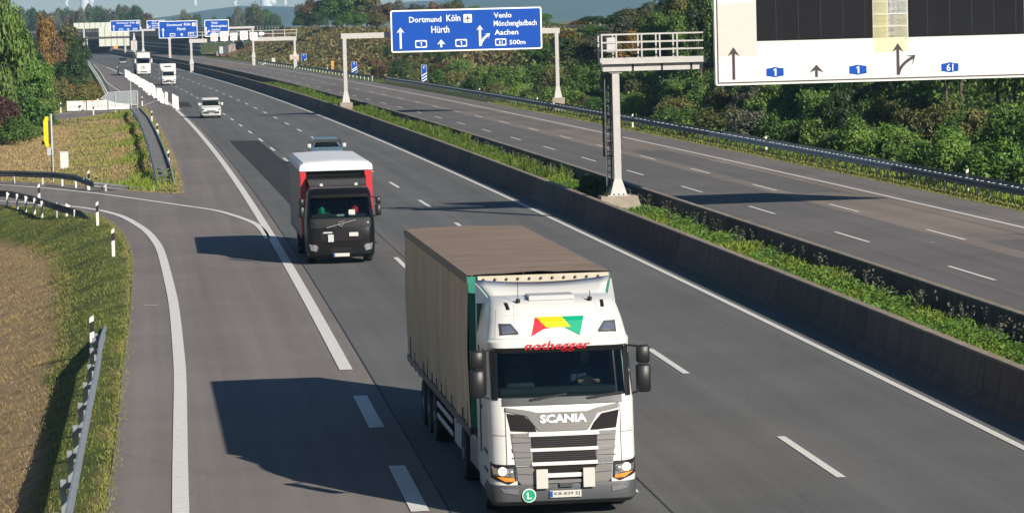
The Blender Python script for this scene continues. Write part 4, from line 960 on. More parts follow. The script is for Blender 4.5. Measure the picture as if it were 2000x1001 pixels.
for s_ in (-1, 1):   # doors
    x = s_*1.255
    MB().plate([(.55, 2.08), (1.5, 2.0), (1.5, 2.78), (.72, 2.78)], 0, .01).build('x', M['black'], T) if False else None
    w_ = MB().add([(x, .50, 2.08), (x, 1.35, 2.0), (x-s_*.03, 1.35, 2.80), (x-s_*.03, .66, 2.80)], [(0, 1, 2, 3)]).build('side_window', M['black'], T)
    MB().box(min(x, x+s_*.02), max(x, x+s_*.02), 1.42, 1.44, 1.0, 2.85).build('door_gap', M['dark'], T)
    MB().bbox(min(x, x+s_*.03), max(x, x+s_*.03), 1.2, 1.36, 1.78, 1.83, .008).build('door_handle', M['black'], T)
    for k in range(3): MB().bbox(min(s_*1.0, s_*1.262), max(s_*1.0, s_*1.262), .5, 1.05, .42+.32*k, .50+.32*k, .01).build('step', M['dark'], T)
MB().plate([(1.30, 0), (1.66, 0), (1.66, .0)], 0, 0) if False else None
for yy_, r in ((1.42, .51), (5.1, .51)):
    wheel(T, -1.06, yy_, r, .32, -1); wheel(T, 1.06, yy_, r, .32, 1)
mb = MB(); mb.box(-.45, .45, .9, 6.2, .62, .92); mb.build('chassis', M['dark'], T)
for s_ in (-1, 1):
    mb = MB(); n = 14
    for i in range(n): a0, a1 = pi*i/n, pi*(i+1)/n; mb.add([(s_*.88, 1.42-.62*cos(a0), .5+.62*sin(a0)), (s_*1.25, 1.42-.62*cos(a0), .5+.62*sin(a0)), (s_*1.25, 1.42-.62*cos(a1), .5+.62*sin(a1)), (s_*.88, 1.42-.62*cos(a1), .5+.62*sin(a1))], [(0, 1, 2, 3)])
    mb.build('wheel_arch', M['black'], T)
    MB().bbox(min(s_*.8, s_*1.2), max(s_*.8, s_*1.2), 2.5, 4.1, .45, 1.05, .05).build('fuel_tank', M['rim'], T, smooth=40)
# trailer
TR = empty('semi_trailer', LP0, lrz, 'curtain sided semi-trailer with stained brown grey tarpaulin behind the foreground lorry', 'trailer')
box_trailer(TR, -1.275, 1.275, 2.95, 16.5, 1.22, 3.93, M['tarp'], M['tarproof'], M['green'])
MB().box(-1.10, 1.24, 2.90, 2.945, 3.77, 3.915).build('front_strip', M['stripbeige'], TR)
rv = MB().lathe([(.028, 0), (.022, -.02), (.01, -.025)], (0, 0, 0), 8, 'y').build('rivet', M['dark'], TR, loc=(-1.0, 2.895, 3.85))
for k in range(1, 11): c = rv.copy(); COL.objects.link(c); c.location = (-1.0+k*.205, 2.895, 3.85)
MB().box(-1.27, -1.0, 2.93, 2.948, 2.2, 3.78).build('green_board', M['green'], TR)
for yy_ in (10.9, 12.2, 13.5): wheel(TR, -1.05, yy_, .5, .36, -1); wheel(TR, 1.05, yy_, .5, .36, 1)
mb = MB(); mb.box(-.5, -.38, 4, 16.3, .9, 1.08); mb.box(.38, .5, 4, 16.3, .9, 1.08); mb.build('chassis', M['dark'], TR)
for s_ in (-1, 1):
    for z in (.62, .86): MB().bbox(min(s_*1.22, s_*1.25), max(s_*1.22, s_*1.25), 7.0, 10.1, z-.05, z+.05, .01).build('side_guard', M['galvlight'], TR)
    MB().bbox(min(s_*.85, s_*1.22), max(s_*.85, s_*1.22), 5.4, 6.8, .48, 1.05, .03).build('pallet_box', M['lightgrey'], TR)
    for k in range(13):
        y = 3.4+k*1.02; MB().box(min(s_*1.285, s_*1.30), max(s_*1.285, s_*1.30), y, y+.05, 1.02, 1.42 if k % 4 else 1.65).build('strap', M['black'], TR)
MB().cyl((-.6, 5.0, .2), (-.6, 5.0, 1.1), .05).build('landing_leg', M['dark'], TR); MB().cyl((.6, 5.0, .2), (.6, 5.0, 1.1), .05).build('landing_leg', M['dark'], TR)
# the driver, dimly behind the glass
def person(loc, rz, label):
    p = empty('person', loc, rz, label, 'person')
    V = [(0, 0, 0), (0, -.02, .22), (0, -.03, .42), (0, -.06, .56), (-.19, -.03, .50), (.19, -.03, .50), (-.24, -.22, .30), (.24, -.22, .30), (-.16, -.48, .36), (.16, -.48, .36), (0, -.09, .66)]
    E_ = [(0, 1), (1, 2), (2, 3), (2, 4), (2, 5), (4, 6), (5, 7), (6, 8), (7, 9), (3, 10)]
    R_ = [.16, .15, .16, .06, .075, .075, .05, .05, .035, .035, .055]
    me = bpy.data.meshes.new('body'); me.from_pydata(V, E_, []); o = bpy.data.objects.new('body', me); COL.objects.link(o); o.parent = p; me.materials.append(M['shirt'])
    sk = o.modifiers.new('skin', 'SKIN'); 
    for i, r in enumerate(R_): me.skin_vertices[0].data[i].radius = (r, r*.8)
    me.skin_vertices[0].data[0].use_root = True
    ss = o.modifiers.new('sub', 'SUBSURF'); ss.levels = ss.render_levels = 2
    h = MB(); h.lathe([(.02, -.13), (.065, -.10), (.085, -.02), (.088, .05), (.06, .115), (.01, .13)], (0, 0, 0), 14); h.lathe([(.018, -.02), (.008, .03)], (0, -.09, 0), 6)
    h.build('head', M['skin'], p, smooth=80, loc=(0, -.11, .76)); hr = MB(); hr.lathe([(.092, .0), (.095, .06), (.065, .125), (.01, .14)], (0, 0, 0), 14); hr.build('hair', M['hair'], p, smooth=80, loc=(0, -.095, .765))
    for s in (-1, 1):
        hd = MB(); hd.bbox(-.04, .04, -.05, .05, -.02, .02, .012)
        for k in range(4): hd.obox((-.03+.02*k, -.04, 0), (-.03+.02*k, -.10, -.02), .016, .016)
        hd.obox((s*-.035, -.0, .0), (s*-.065, -.05, .015), .018, .018); hd.build('hand', M['skin'], p, smooth=60, loc=(s*.15, -.52, .37))
    return p
cs, sn = cos(lrz), sin(lrz)
person(LP0+Vector((.55*cs-1.35*sn, .55*sn+1.35*cs, 1.86)), lrz, 'driver in dark clothes behind the windscreen of the foreground lorry')

# ---- black and red box lorry
R0 = Vector((-5.95, 115.9, 0)); rrz = heading(118.)
T = empty('box_truck', R0, rrz, 'black cab lorry with red sides and white roof driving in the middle distance', 'truck')
B = Body([(.25, .12, 2.0, 1.12, .2, .05), (.35, .02, 2.0, 1.18, .25, .06), (.9, .0, 2.0, 1.2, .28, .06), (1.45, .02, 2.0, 1.2, .28, .06), (1.62, .10, 2.0, 1.19, .28, .06), (2.32, .36, 2.0, 1.12, .28, .07), (2.38, .26, 2.0, 1.12, .3, .08), (2.55, .38, 2.0, 1.08, .3, .07), (2.68, .75, 1.95, 1.0, .3, .06)])
M['blackpaint'] = mat('black_paint', (.006, .006, .007), .3, coat=.1, spec=.3); M['blackgrey'] = mat('soft_black', (.012, .012, .013), .6, spec=.3)
hollow_cab(B, 'cab', M['blackpaint'], T, 1.62, 2.30, 1.06)
B.skin(-1.03, 1.03, 1.63, 2.29, .010, 16, 5).build('windscreen', M['glass'], T, smooth=50)
cab_interior(T, 1.1, 1.62, 2.5, .1, 1.95)
B.skin(-1.0, 1.0, 2.30, 2.42, .10, 16, 2).build('sun_visor', M['blackgrey'], T, smooth=50)
B.skin(-1.05, 1.05, 1.28, 1.60, .012, 16, 3).build('bonnet_panel', M['blackgrey'], T, smooth=50)
B.skin(-.72, .72, .84, 1.18, .014, 12, 2).build('grille', M['mesh'], T, smooth=50)
MB().obox((-.50, -.05, 1.30), (.52, -.05, 1.55), .02, .035).build('diagonal_bar', M['chrome'], T)
rg = MB(); n = 18
for k in range(n):
    a0, a1 = 2*pi*k/n, 2*pi*(k+1)/n; rg.obox((.08*cos(a0), -.07, 1.43+.08*sin(a0)), (.08*cos(a1), -.07, 1.43+.08*sin(a1)), .02, .028)
rg.obox((.05, -.07, 1.48), (.13, -.07, 1.56), .02, .02)
rg.build('ring_emblem', M['chrome'], T)
MB().bbox(-.46, -.26, -.08, -.055, .80, 1.06, .005).build('warning_board', M['lightgrey'], T); MB().bbox(.28, .60, -.08, -.055, .98, 1.12, .005).build('warning_board', M['rosette'], T)
B.skin(-.62, -.30, 1.10, 1.15, .03, 4, 1).build('notice_strip', M['lightgrey'], T)
for s_ in (-1, 1):
    B.poly([(s_*1.12, .74), (s_*.86, .70), (s_*.80, .62), (s_*.86, .46), (s_*1.06, .50)][::s_], .02, M['chrome'], 'headlight', T)
    mirror(T, s_, s_*1.24, .22, 1.66, 2.32, .2)
B.skin(-.38, .38, .44, .60, .012, 8, 1).build('lower_grille', M['mesh'], T)
plate_(T, -.28, .28, .28, .40, -.02, None)
MB().box(.30, .52, .04+.10, .045+.10, 1.70, 1.90).build('notice_card', M['rosette'], T); MB().box(-.12, .14, .14, .145, 1.68, 1.75).build('notice_card', M['lightgrey'], T)
MB().bbox(-.70, -.50, .75, .9, 1.66, 2.0, .08).build('green_vest', M['logo_g'], T, smooth=60); MB().bbox(.45, .68, .75, .9, 1.7, 2.0, .08).build('red_cloth', M['logo_r'], T, smooth=60)
wheel(T, -1.0, 1.35, .46, .3, -1); wheel(T, 1.0, 1.35, .46, .3, 1); wheel(T, -1.0, 6.4, .46, .5, -1); wheel(T, 1.0, 6.4, .46, .5, 1)
MB().box(-.42, .42, .8, 10.6, .6, .85).build('chassis', M['dark'], T)
# body
X0, X1 = -1.275, 1.275
MB().box(X0+.03, X1-.03, 2.2, 2.25, .95, 3.25).build('headboard', M['blackpaint'], T)
for sx in (X0, X1):
    a, b = (sx, sx+.20) if sx < 0 else (sx-.26, sx)
    MB().box(a, b, 1.98, 2.198, .95 if sx < 0 else .62, 3.26).build('red_corner', M['red'], T)
    MB().box(min(sx, sx*1.01), max(sx, sx*1.01), 2.2, 11.2, .95, 3.25).build('curtain', M['tarpgrey'] if sx < 0 else M['red'], T)
    MB().box(min(sx*.99, sx*1.012), max(sx*.99, sx*1.012), 2.0, 11.2, .82, .95).build('side_rail', M['dark'], T)
MB().box(X0, X1, 11.15, 11.2, .95, 3.25).build('rear_doors', M['lightgrey'], T)
mb = MB(); V = []; cr = [(-1.30, 3.22), (-1.28, 3.40), (-1.15, 3.50), (0, 3.55), (1.15, 3.50), (1.28, 3.40), (1.30, 3.22)]
for y in (1.95, 2.0, 4, 6, 8, 10, 11.25): V += [(x, y, z if y > 1.96 else z-.02) for x, z in cr]
mb.add(V, [(j*7+i, j*7+i+1, (j+1)*7+i+1, (j+1)*7+i) for j in range(6) for i in range(6)]+[(0, 1, 2, 3, 4, 5, 6)]); mb.build('roof_tarp', M['tarpwhite'], T, smooth=30)
for x in (-.6, .62): MB().bbox(x-.06, x+.06, .8, .9, 2.70, 2.80, .02).build('roof_lamp', M['rosette'], T)
rg = MB()
rg.add([(-1.0, 1.0, 2.66), (1.0, 1.0, 2.66), (1.05, 1.9, 3.0), (-1.05, 1.9, 3.0)], [(0, 1, 2, 3)]); o = rg.build('roof_deflector', M['blackpaint'], T); o.modifiers.new('solid', 'SOLIDIFY').thickness = .03

# ---- small and distant vehicles
def van(u, v, label, m, rows, gz, wheels, name, extras=None, cat='van', L=4.4, plate=True, text=None, gw=.78, lamp_z=.78, lamp_x=.6, bump=M['dark'], side_m=None, mir='black', mz=1.15, rz=None):
    p = place(u, v); t = empty(name, p, heading(p.y) if rz is None else rz, label, cat); B = Body(rows)
    hollow_cab(B, 'body', m, t, gz[0], gz[1], gw)
    B.skin(-gw+.04, gw-.04, gz[0]+.01, gz[1]-.01, .006, 10, 4).build('windscreen', M['glass'], t, smooth=50)
    MB().box(-gw, gw, B.front(0, gz[0])+.45, B.front(0, gz[0])+.5, gz[0]-.3, gz[1]).build('cabin_back', M['interior'], t)
    w = rows[1][3]
    B.skin(-w+.05, w-.05, rows[0][0]+.02, lamp_z-.16, .012, 12, 2).build('bumper', bump, t, smooth=50)
    B.skin(-.4, .4, lamp_z-.14, lamp_z-.02, .012, 8, 1).build('grille', M['black'], t)
    for s in (-1, 1):
        B.poly([(s*(w-.04), lamp_z+.12), (s*lamp_x, lamp_z+.04), (s*lamp_x, lamp_z-.06), (s*(w-.06), lamp_z-.06)][::s], .015, M['chrome'], 'headlight', t)
        a, b = s*(w+.02), s*(w+.24); MB().bbox(min(a, b), max(a, b), .75+rows[3][1]*.5, .9+rows[3][1]*.5, mz, mz+.24, .03).build('mirror', M[mir], t, smooth=50)
        sw = s*(w+.004); MB().add([(sw, B.front(0, gz[0])+.5, gz[0]+.02), (sw, L*.7, gz[0]+.02), (sw*.97, L*.68, gz[1]-.05), (sw*.97, B.front(0, gz[1])+.35, gz[1]-.05)], [(0, 1, 2, 3)]).build('side_window', M['black'], t) if not side_m else None
    for yq in wheels:
        wheel(t, -w+.12, yq, .33, .22, -1); wheel(t, w-.12, yq, .33, .22, 1)
    if plate: plate_(t, -.26, .26, rows[0][0]+.16, rows[0][0]+.27, B.front(0, .4)-.02, None)
    if extras: extras(t, B)
    return t
van(413, 231, 'small white delivery van in the left lane beside the white panels', M['white'],
    [(.22, .12, 4.3, .84, .2, .05), (.34, .02, 4.35, .89, .22, .06), (.72, .0, 4.4, .90, .25, .08), (.92, .10, 4.4, .90, .25, .08), (1.06, .85, 4.4, .88, .2, .06), (1.12, 1.0, 4.4, .87, .2, .06), (1.66, 1.62, 4.35, .78, .2, .06), (1.80, 1.95, 4.3, .72, .2, .05)], (1.12, 1.64), (.85, 3.55), 'white_van', mir='white')
def boxbody(t, B):
    MB().bbox(-1.10, 1.10, 1.75, 6.3, .72, 3.05, .05).build('box_body', M['white'], t)
    MB().bbox(-.52, .52, 1.55, 1.75, 2.62, 2.74, .02).build('cooling_unit_grille', M['dark'], t)
    mb = MB(); mb.add([(-.95, 1.3, 2.10), (.95, 1.3, 2.10), (1.0, 1.75, 2.6), (-1.0, 1.75, 2.6)], [(0, 1, 2, 3)]); mb.build('roof_fairing', M['white'], t)
van(330, 167, 'white box van with tall cargo body driving beside the white lane closing panels', M['white'],
    [(.22, .12, 2.4, .92, .2, .05), (.36, .02, 2.4, .97, .22, .06), (.85, .0, 2.4, .98, .25, .08), (1.10, .12, 2.4, .98, .25, .08), (1.32, .62, 2.4, .96, .2, .06), (1.36, .70, 2.4, .95, .2, .06), (1.98, 1.15, 2.4, .86, .2, .06), (2.16, 1.45, 2.35, .8, .2, .05)], (1.36, 1.95), (.85, 5.0), 'box_van', boxbody, L=2.4, gw=.86, lamp_z=.82, mz=1.35)
van(240, 124.5, 'small dark car far away on the left, beyond the white panels', M['navy'],
    [(.2, .1, 4.1, .84, .2, .05), (.3, .02, 4.2, .88, .22, .06), (.6, .0, 4.25, .89, .25, .08), (.80, .15, 4.25, .89, .25, .08), (.95, .95, 4.2, .86, .2, .06), (.97, 1.0, 4.2, .86, .2, .06), (1.38, 1.75, 3.6, .68, .2, .06), (1.44, 2.05, 3.3, .62, .2, .05)], (.97, 1.36), (.8, 3.4), 'car', cat='car', mz=.95, bump=M['rosette'], lamp_z=.62)
van(641, 322, 'blue grey car half hidden behind the black and red lorry', M['bluegrey'],
    [(.2, .1, 4.3, .86, .2, .05), (.32, .02, 4.4, .91, .22, .06), (.62, .0, 4.4, .92, .25, .08), (.84, .15, 4.4, .92, .25, .08), (1.0, .95, 4.4, .89, .2, .06), (1.02, 1.0, 4.4, .89, .2, .06), (1.48, 1.72, 3.9, .70, .2, .06), (1.55, 2.0, 3.6, .64, .2, .05)], (1.02, 1.46), (.85, 3.5), 'car', cat='car', mz=1.0, mir='rosette', lamp_z=.66)
# distant white semi truck
p = place(281, 147.5); T = empty('semi_truck', p, heading(p.y), 'distant white lorry with grey trailer coming down the left carriageway', 'truck')
B = Body([(.28, .10, 2.2, 1.15, .22, .05), (.4, .02, 2.2, 1.22, .25, .06), (2.0, .04, 2.2, 1.23, .28, .06), (2.85, .25, 2.2, 1.2, .3, .07), (2.9, .16, 2.2, 1.2, .3, .07), (3.1, .3, 2.2, 1.18, .3, .07), (3.85, .9, 2.2, 1.1, .3, .06)])
hollow_cab(B, 'cab', M['white'], T, 2.05, 2.8, 1.12)
B.skin(-1.1, 1.1, 2.06, 2.79, .01, 10, 4).build('windscreen', M['glass'], T, smooth=50)
B.skin(-1.12, 1.12, 2.80, 3.02, .12, 10, 1).build('sun_visor', M['black'], T, smooth=50)
cab_interior(T, 1.1, 2.05, 3., .1, 2.1)
B.skin(-.55, .55, .55, .72, .014, 6, 1).build('grille', M['black'], T); B.poly([(-.5, 1.62), (.5, 1.62), (.45, 1.0), (-.45, 1.0)][::-1], .012, M['lightgrey'], 'bonnet_panel', T)
MB().lathe([(.1, 0), (.1, -.02)], (.0, -.03, 1.42), 12, 'y').build('emblem', M['dark'], T)
MB().box(-1.15, 1.15, -.02, .1, .2, .34).build('bumper', M['dark'], T)
for s in (-1, 1):
    mirror(T, s, s*1.28, .2, 2.1, 2.85, .24, 'white'); wheel(T, s*1.04, 1.4, .5, .32, s)
    B.poly([(s*1.15, .8), (s*.85, .78), (s*.85, .62), (s*1.12, .66)][::s], .014, M['chrome'], 'headlight', T)
MB().box(-1.27, 1.27, 2.9, 16.4, 1.1, 3.95).build('trailer_body', M['tarpgrey'], T)
for yq in (10.9, 12.2, 13.5): wheel(T, -1.05, yq, .5, .36, -1)
# vehicles on the right carriageway and near the bridge, seen from behind
def rear_box(u, v, label, m, w, h, L, name='box_truck', cat='truck', side=None, tank=False):
    p = place(u, v); t = empty(name, p, heading(min(p.y, 1200.)), label, cat)
    if tank:
        MB().lathe([(.3, -.12), (w*.40, -.06), (w*.5, .1), (w*.5, L-.1), (w*.4, L)], (0, 0, h-w*.5), 28, 'y').build('tank', m, t, smooth=40)
    else: MB().bbox(-w/2, w/2, 0, L, .9, h, .04).build('cargo_body', m, t)
    if side: MB().box(-w/2-.02, -w/2+.9, -.02, L*.9, .95, h-.02).build('side_panel', side, t)
    MB().box(-w/2+.1, w/2-.1, .1, L, .6, .9).build('chassis', M['dark'], t)
    for yq in (.9, 2.2): wheel(t, -w/2+.2, yq, .5, .4, -1); wheel(t, w/2-.2, yq, .5, .4, 1)
    for s in (-1, 1): MB().box(s*w*.4-.12, s*w*.4+.12, -.03, 0, .65, .85).build('tail_light', M['redring'], t)
    MB().bbox(-w/2+.05, w/2-.05, L+.2, L+2.2, .6, h-.3, .1).build('cab', M['lightgrey'], t)
    return t
rear_box(438, 112, 'dark small lorry heading away on the right carriageway near the bridge abutment', M['dark'], 2.3, 2.75, 5., side=M['lightgrey'])
rear_box(325, 95.5, 'white round tanker seen from behind under the bridge', M['white'], 2.5, 2.95, 9., 'tanker_truck', 'truck', tank=True)
rear_box(300, 96.5, 'pale reddish lorry under the bridge, left of the tanker', M['pinkish'], 2.6, 2.7, 7.)

# ------------------------------------------------------------------ roadside furniture
def delineator(name='delineator_post'):
    t = empty(name)
    MB().add([(-.06, -.03, 0), (.06, -.03, 0), (.06, .05, 0), (-.06, .05, 0), (-.06, -.03, .58), (.06, -.03, .63), (.06, .05, .63), (-.06, .05, .58)], [(0, 1, 5, 4), (1, 2, 6, 5), (2, 3, 7, 6), (3, 0, 4, 7)]).build('post', M['white'], t)
    MB().add([(-.061, -.031, .58), (.061, -.031, .63), (.061, .051, .63), (-.061, .051, .58), (-.061, -.031, .86), (.061, -.031, .92), (.061, .051, .92), (-.061, .051, .86)], [(0, 1, 5, 4), (1, 2, 6, 5), (2, 3, 7, 6), (3, 0, 4, 7)]).build('black_band', M['black'], t)
    MB().add([(-.06, -.03, .86), (.06, -.03, .92), (.06, .05, .92), (-.06, .05, .86), (-.055, -.025, 1.0), (.055, -.025, 1.08), (.055, .045, 1.08), (-.055, .045, 1.0)], [(0, 1, 5, 4), (1, 2, 6, 5), (2, 3, 7, 6), (3, 0, 4, 7), (4, 5, 6, 7)]).build('cap', M['white'], t)
    return t
DL = [(191, 441, 'white roadside post where the slip road bends, right of the sunken guardrail end'), (222, 501, 'white roadside post on the green verge below the bend'), (181, 690, 'white roadside post at the sunken end of the pale guardrail'),
      (77, 402, 'white roadside post standing against the left guardrail with white posts'), (174, 372, 'roadside post behind the dark curved guardrail'), (119, 221, 'roadside post left of the text banners'), (183, 226, 'roadside post in front of the text banners'),
      (278, 208, 'roadside post at the tip of the small ramp'), (297, 240, 'upper roadside post on the double guardrail of the island'), (308, 268, 'middle roadside post on the double guardrail of the island'), (330, 328, 'lower roadside post on the double guardrail of the island'),
      (937, 192, 'roadside post behind the right guardrail, left of the gantry foot'), (1050, 213, 'roadside post beside the right foot of the blue sign gantry'), (1236, 250, 'roadside post right of the white gantry column'), (1497, 300, 'roadside post at the bluish stretch of guardrail'), (1890, 375, 'dark roadside post in front of the bright green bushes'), (640, 138, 'roadside post left of the orange call box')]
proto = None
for u, v, lb in DL:
    p = at(u, v); z = th(p.x, p.y); p = at(u, v, z); p.z = z
    if proto is None: proto = delineator(); proto.location = p; o = proto
    else: o = copy_thing(proto, p)
    o.rotation_euler = (0, 0, heading(p.y)); tag(o, lb, 'roadside post', 'roadside delineator posts')
    if u == 181: o.scale = (1, 1, .95)
# lane-closing white panels
def beacon():
    t = empty('lane_panel'); MB().add([(-.17, -.02, .12), (.17, -.02, .12), (.17, -.02, 1.22), (-.17, -.02, 1.36), (-.17, .02, .12), (.17, .02, .12), (.17, .02, 1.22), (-.17, .02, 1.36)], [(0, 1, 2, 3), (5, 4, 7, 6), (1, 5, 6, 2), (2, 6, 7, 3), (3, 7, 4, 0)]).build('panel', M['white'], t)
    MB().bbox(-.22, .22, -.35, .35, 0, .12, .02).build('foot', M['rosette'], t); return t
A0, A1 = at(247, 152), at(323, 205); n = 42; bp = beacon()
for k in range(n):
    f = k/(n-1); f = f; q = A1.lerp(A0, f); q.x += random.uniform(-.12, .12); q.y += random.uniform(-1.5, 1.5)
    lb = 'white lane closing panel in the dense slanting row on the left lane'
    if k == 0: o = bp; o.location = q
    else: o = copy_thing(bp, q)
    o.rotation_euler = (random.uniform(-.03, .03), random.uniform(-.03, .03), heading(q.y)+.25+random.uniform(-.2, .2)); o.scale = (1, 1, random.uniform(.93, 1.07)); tag(o, lb, 'lane panel', 'row of white lane closing panels')
for k, (u, v, lb) in enumerate(((340, 210, 'left of the two separate white panels at the near end of the row'), (346, 214, 'right, nearest white panel, apart from the row'), (231, 146, 'lone white panel standing before the far end of the row'))):
    o = copy_thing(bp, at(u, v)); o.rotation_euler = (0, 0, heading(300.)+.2); tag(o, lb, 'lane panel', 'separate white lane panels')
# banners with warning lamps
for k, (u0, u1, v, lb) in enumerate(((131, 169, 218.5, 'left white banner board with faint lettering on the small ramp'), (170, 211, 217.3, 'middle white banner board with faint lettering'), (212, 254, 215.5, 'right white banner board with faint lettering'))):
    a, b = at(u0, v), at(u1, v); t = empty('banner_board', a, heading(338.), lb, 'banner', 'white banner boards across the small ramp'); w = (u1-u0)*a.y/CAM_F-.06
    MB().bbox(0, w, -.02, .02, .08, 1.08, .008).build('board', M['white'], t)
    x = .25; rr = random.Random(k)
    while x < w-.35: ww = rr.uniform(.06, .16); MB().box(x, x+ww, -.026, -.021, .38+rr.uniform(0, .04), .62-rr.uniform(0, .05)).build('faint_print', M['lightgrey'], t); x += ww+rr.uniform(.03, .09)
    for x in (.15, w-.15): MB().box(x-.04, x+.04, -.25, .25, 0, .08).build('foot', M['dark'], t)
for u, v, m_, lb in ((165, 199, 'orange', 'orange warning lamp above the left banner'), (181, 197, 'orange', 'orange warning lamp above the middle banner'), (191.5, 195, 'white', 'pale warning lamp, taller, above the middle banner'), (198, 197, 'white', 'pale warning lamp at the right end of the middle banner')):
    p = at(u, 218); zt = at(u, v, Y=p.y).z; t = empty('warning_lamp', (p.x, p.y+.1, 0), 0, lb, 'lamp')
    MB().cyl((0, 0, 0), (0, 0, zt-.1), .02, 8).build('rod', M['galv'], t); MB().lathe([(.02, -.12), (.1, -.1), (.12, 0), (.1, .1), (.02, .12)], (0, 0, zt), 14, 'y').build('lens', M[m_], t, smooth=50)
# traffic light
p = at(104, 352); p.z = th(p.x, p.y); YT = p.y; sT = CAM_F/YT
t = empty('traffic_light', p, 0, 'yellow traffic light turned to the left, on a thin pole behind the curved guardrail', 'traffic light'); zz = lambda v: at(104, v, Y=YT).z-p.z
MB().cyl((0, 0, -.1), (0, 0, zz(222)), .055, 12).build('pole', M['galvlight'], t)
MB().cyl((-.03, -.06, zz(352)), (-.03, -.06, zz(290)), .04, 8).build('lower_pole', M['dark'], t)
za, zb_ = zz(287), zz(227); xs = [(-.03, 0), (-.34, 0)]
pts = [(-.16, za+.0), (-.30, za+.02), (-.42, za+.35), (-.42, zb_-.3), (-.30, zb_-.02), (-.16, zb_)]
MB().plate(pts, -.17, .17).build('backboard', M['yellow'], t)
MB().box(-.158, -.06, -.15, .15, za+.2, zb_-.25).build('housing', M['dark'], t)
for k in range(3):
    z = zb_-.45-k*.50; MB().cyl((-.42, 0, z), (-.56, 0, z-.02), .10, 12).build('signal_hood', M['black'], t)
MB().bbox(-.28, .08, -.09, -.06, zz(303), zz(288), .005).build('small_plate', M['lightgrey'], t)
p = at(125, 314); p.z = th(p.x, p.y)-.05; s = CAM_F/p.y
t = empty('control_cabinet', p, .0, 'white control cabinet on the grass island right of the traffic light', 'cabinet'); w = 16/s; h = 34/s
MB().bbox(-w/2, w/2, 0, .35, 0, h, .02).build('body', M['white'], t); MB().box(-w/2+.04, w/2-.04, -.012, -.001, .1, h-.08).build('door', M['white'], t); MB().box(-w/2-.03, w/2+.03, -.03, .38, h, h+.04).build('roof', M['white'], t)
# back of a direction sign with outlined arrow shape
p = at(225, 222); Yq = p.y; t = empty('arrow_road_sign', (p.x, Yq, 0), heading(Yq), 'grey back of an arrow shaped direction sign on thin posts beside the banners', 'road sign')
def lq(u, v): q = at(u, v, Y=Yq); return (q.x-p.x, q.z)
out = [lq(197, 192), lq(213, 180.5), lq(266, 177), lq(269, 179), lq(269.5, 204), lq(267, 205), lq(226, 201)]
MB().plate(out, 0, .03).build('panel', M['galv'], t)
ed = MB()
for a, b in zip(out, out[1:]+out[:1]): ed.obox((a[0], -.02, a[1]), (b[0], -.02, b[1]), .03, .05)
ed.build('edge_frame', M['galvlight'], t)
for u in (225, 268): x = lq(u, 200)[0]; MB().cyl((x, -.06, 0), (x, -.06, lq(u, 179)[1]), .04, 8).build('post', M['galvlight'], t)
p = at(257, 226); p.z = th(p.x, p.y); t = empty('thin_mast', p, 0, 'tall thin pole with small white ball, right of the banners', 'pole'); z = at(257, 156, Y=p.y).z-p.z
MB().cyl((0, 0, 0), (0, 0, z), .035, 8).build('pole', M['galvlight'], t); MB().lathe([(.02, -.09), (.09, -.05), (.09, .05), (.02, .09)], (-.12, 0, z+.0), 10).build('ball', M['white'], t, smooth=60)
# countdown markers
def countdown(u, v0, v1, n, label):
    b = at(u, v1+3); Yc = b.y; s = CAM_F/Yc; t = empty('countdown_marker', (b.x, b.y, 0), heading(Yc), label, 'road sign', 'blue countdown markers beside the right carriageway'); z1 = at(u, v0, Y=Yc).z; z0 = z1-(v1-v0)/s; w = 10.5/s
    MB().plate(rrect(-w/2, w/2, z0, z1, .04), 0, .04).build('panel', M['signwhite'], t); MB().plate(rrect(-w/2+.03, w/2-.03, z0+.03, z1-.03, .03), -.008, -.001).build('field', M['blue'], t)
    for k in range(n):
        zc = z0+.14+(z1-z0)*.16*k; MB().add([(-w/2+.05, -.014, zc), (w/2-.05, -.014, zc+w*.55), (w/2-.05, -.014, zc+w*.55+.14), (-w/2+.05, -.014, zc+.14)], [(0, 1, 2, 3)]).build('stripe', M['signwhite'], t)
    MB().plate([(-.10, z1-.42), (.02, z1-.42), (.02, z1-.22), (.10, z1-.16), (.06, z1-.12), (-.04, z1-.20)], -.014, -.009).build('symbol', M['signwhite'], t)
    MB().cyl((0, .05, -.2), (0, .05, z1-.1), .05, 8).build('post', M['galv'], t)
countdown(829, 127, 163, 3, 'nearest blue countdown marker with three white stripes'); countdown(692.5, 121, 143, 2, 'blue countdown marker with two stripes behind the gantry post'); countdown(594, 105, 123, 1, 'farthest blue countdown marker with one stripe, beside the beige cabinets')
# call box and cabinets
def cabinet(u, v0, v1, w, m_, name, label, cat):
    b = at(u, v1+2); s = CAM_F/b.y; t = empty(name, (b.x, b.y, 0), heading(b.y), label, cat); h = at(u, v0, Y=b.y).z; W_ = w/s
    MB().bbox(-W_/2, W_/2, -.2, .3, .1, h, .04).build('body', M[m_], t); MB().box(-W_/2+.06, W_/2-.06, -.22, -.201, .3, h-.2).build('door', M[m_], t); MB().box(-W_/2-.05, W_/2+.05, -.25, .35, h, h+.08).build('roof', M[m_], t)
cabinet(649.5, 120, 135, 5.5, 'orange', 'emergency_telephone', 'orange roadside emergency call box on the verge', 'call box')
cabinet(569.5, 107.5, 121, 7, 'beige', 'roadside_cabinet', 'left of the two beige cabinets under the gantry leg', 'cabinet'); cabinet(580, 107, 123, 7.5, 'beige', 'roadside_cabinet', 'right of the two beige cabinets, beside the blue marker', 'cabinet')
cabinet(226, 82, 94, 9, 'orange', 'site_container', 'orange container beside the bridge pier', 'container'); cabinet(262, 80, 97, 12, 'rosette', 'site_container', 'pale container between the sign back and the bridge pier', 'container')
cabinet(534, 114, 121, 7, 'rosette', 'grit_box', 'small white grit box at the end of the far guardrail', 'box')

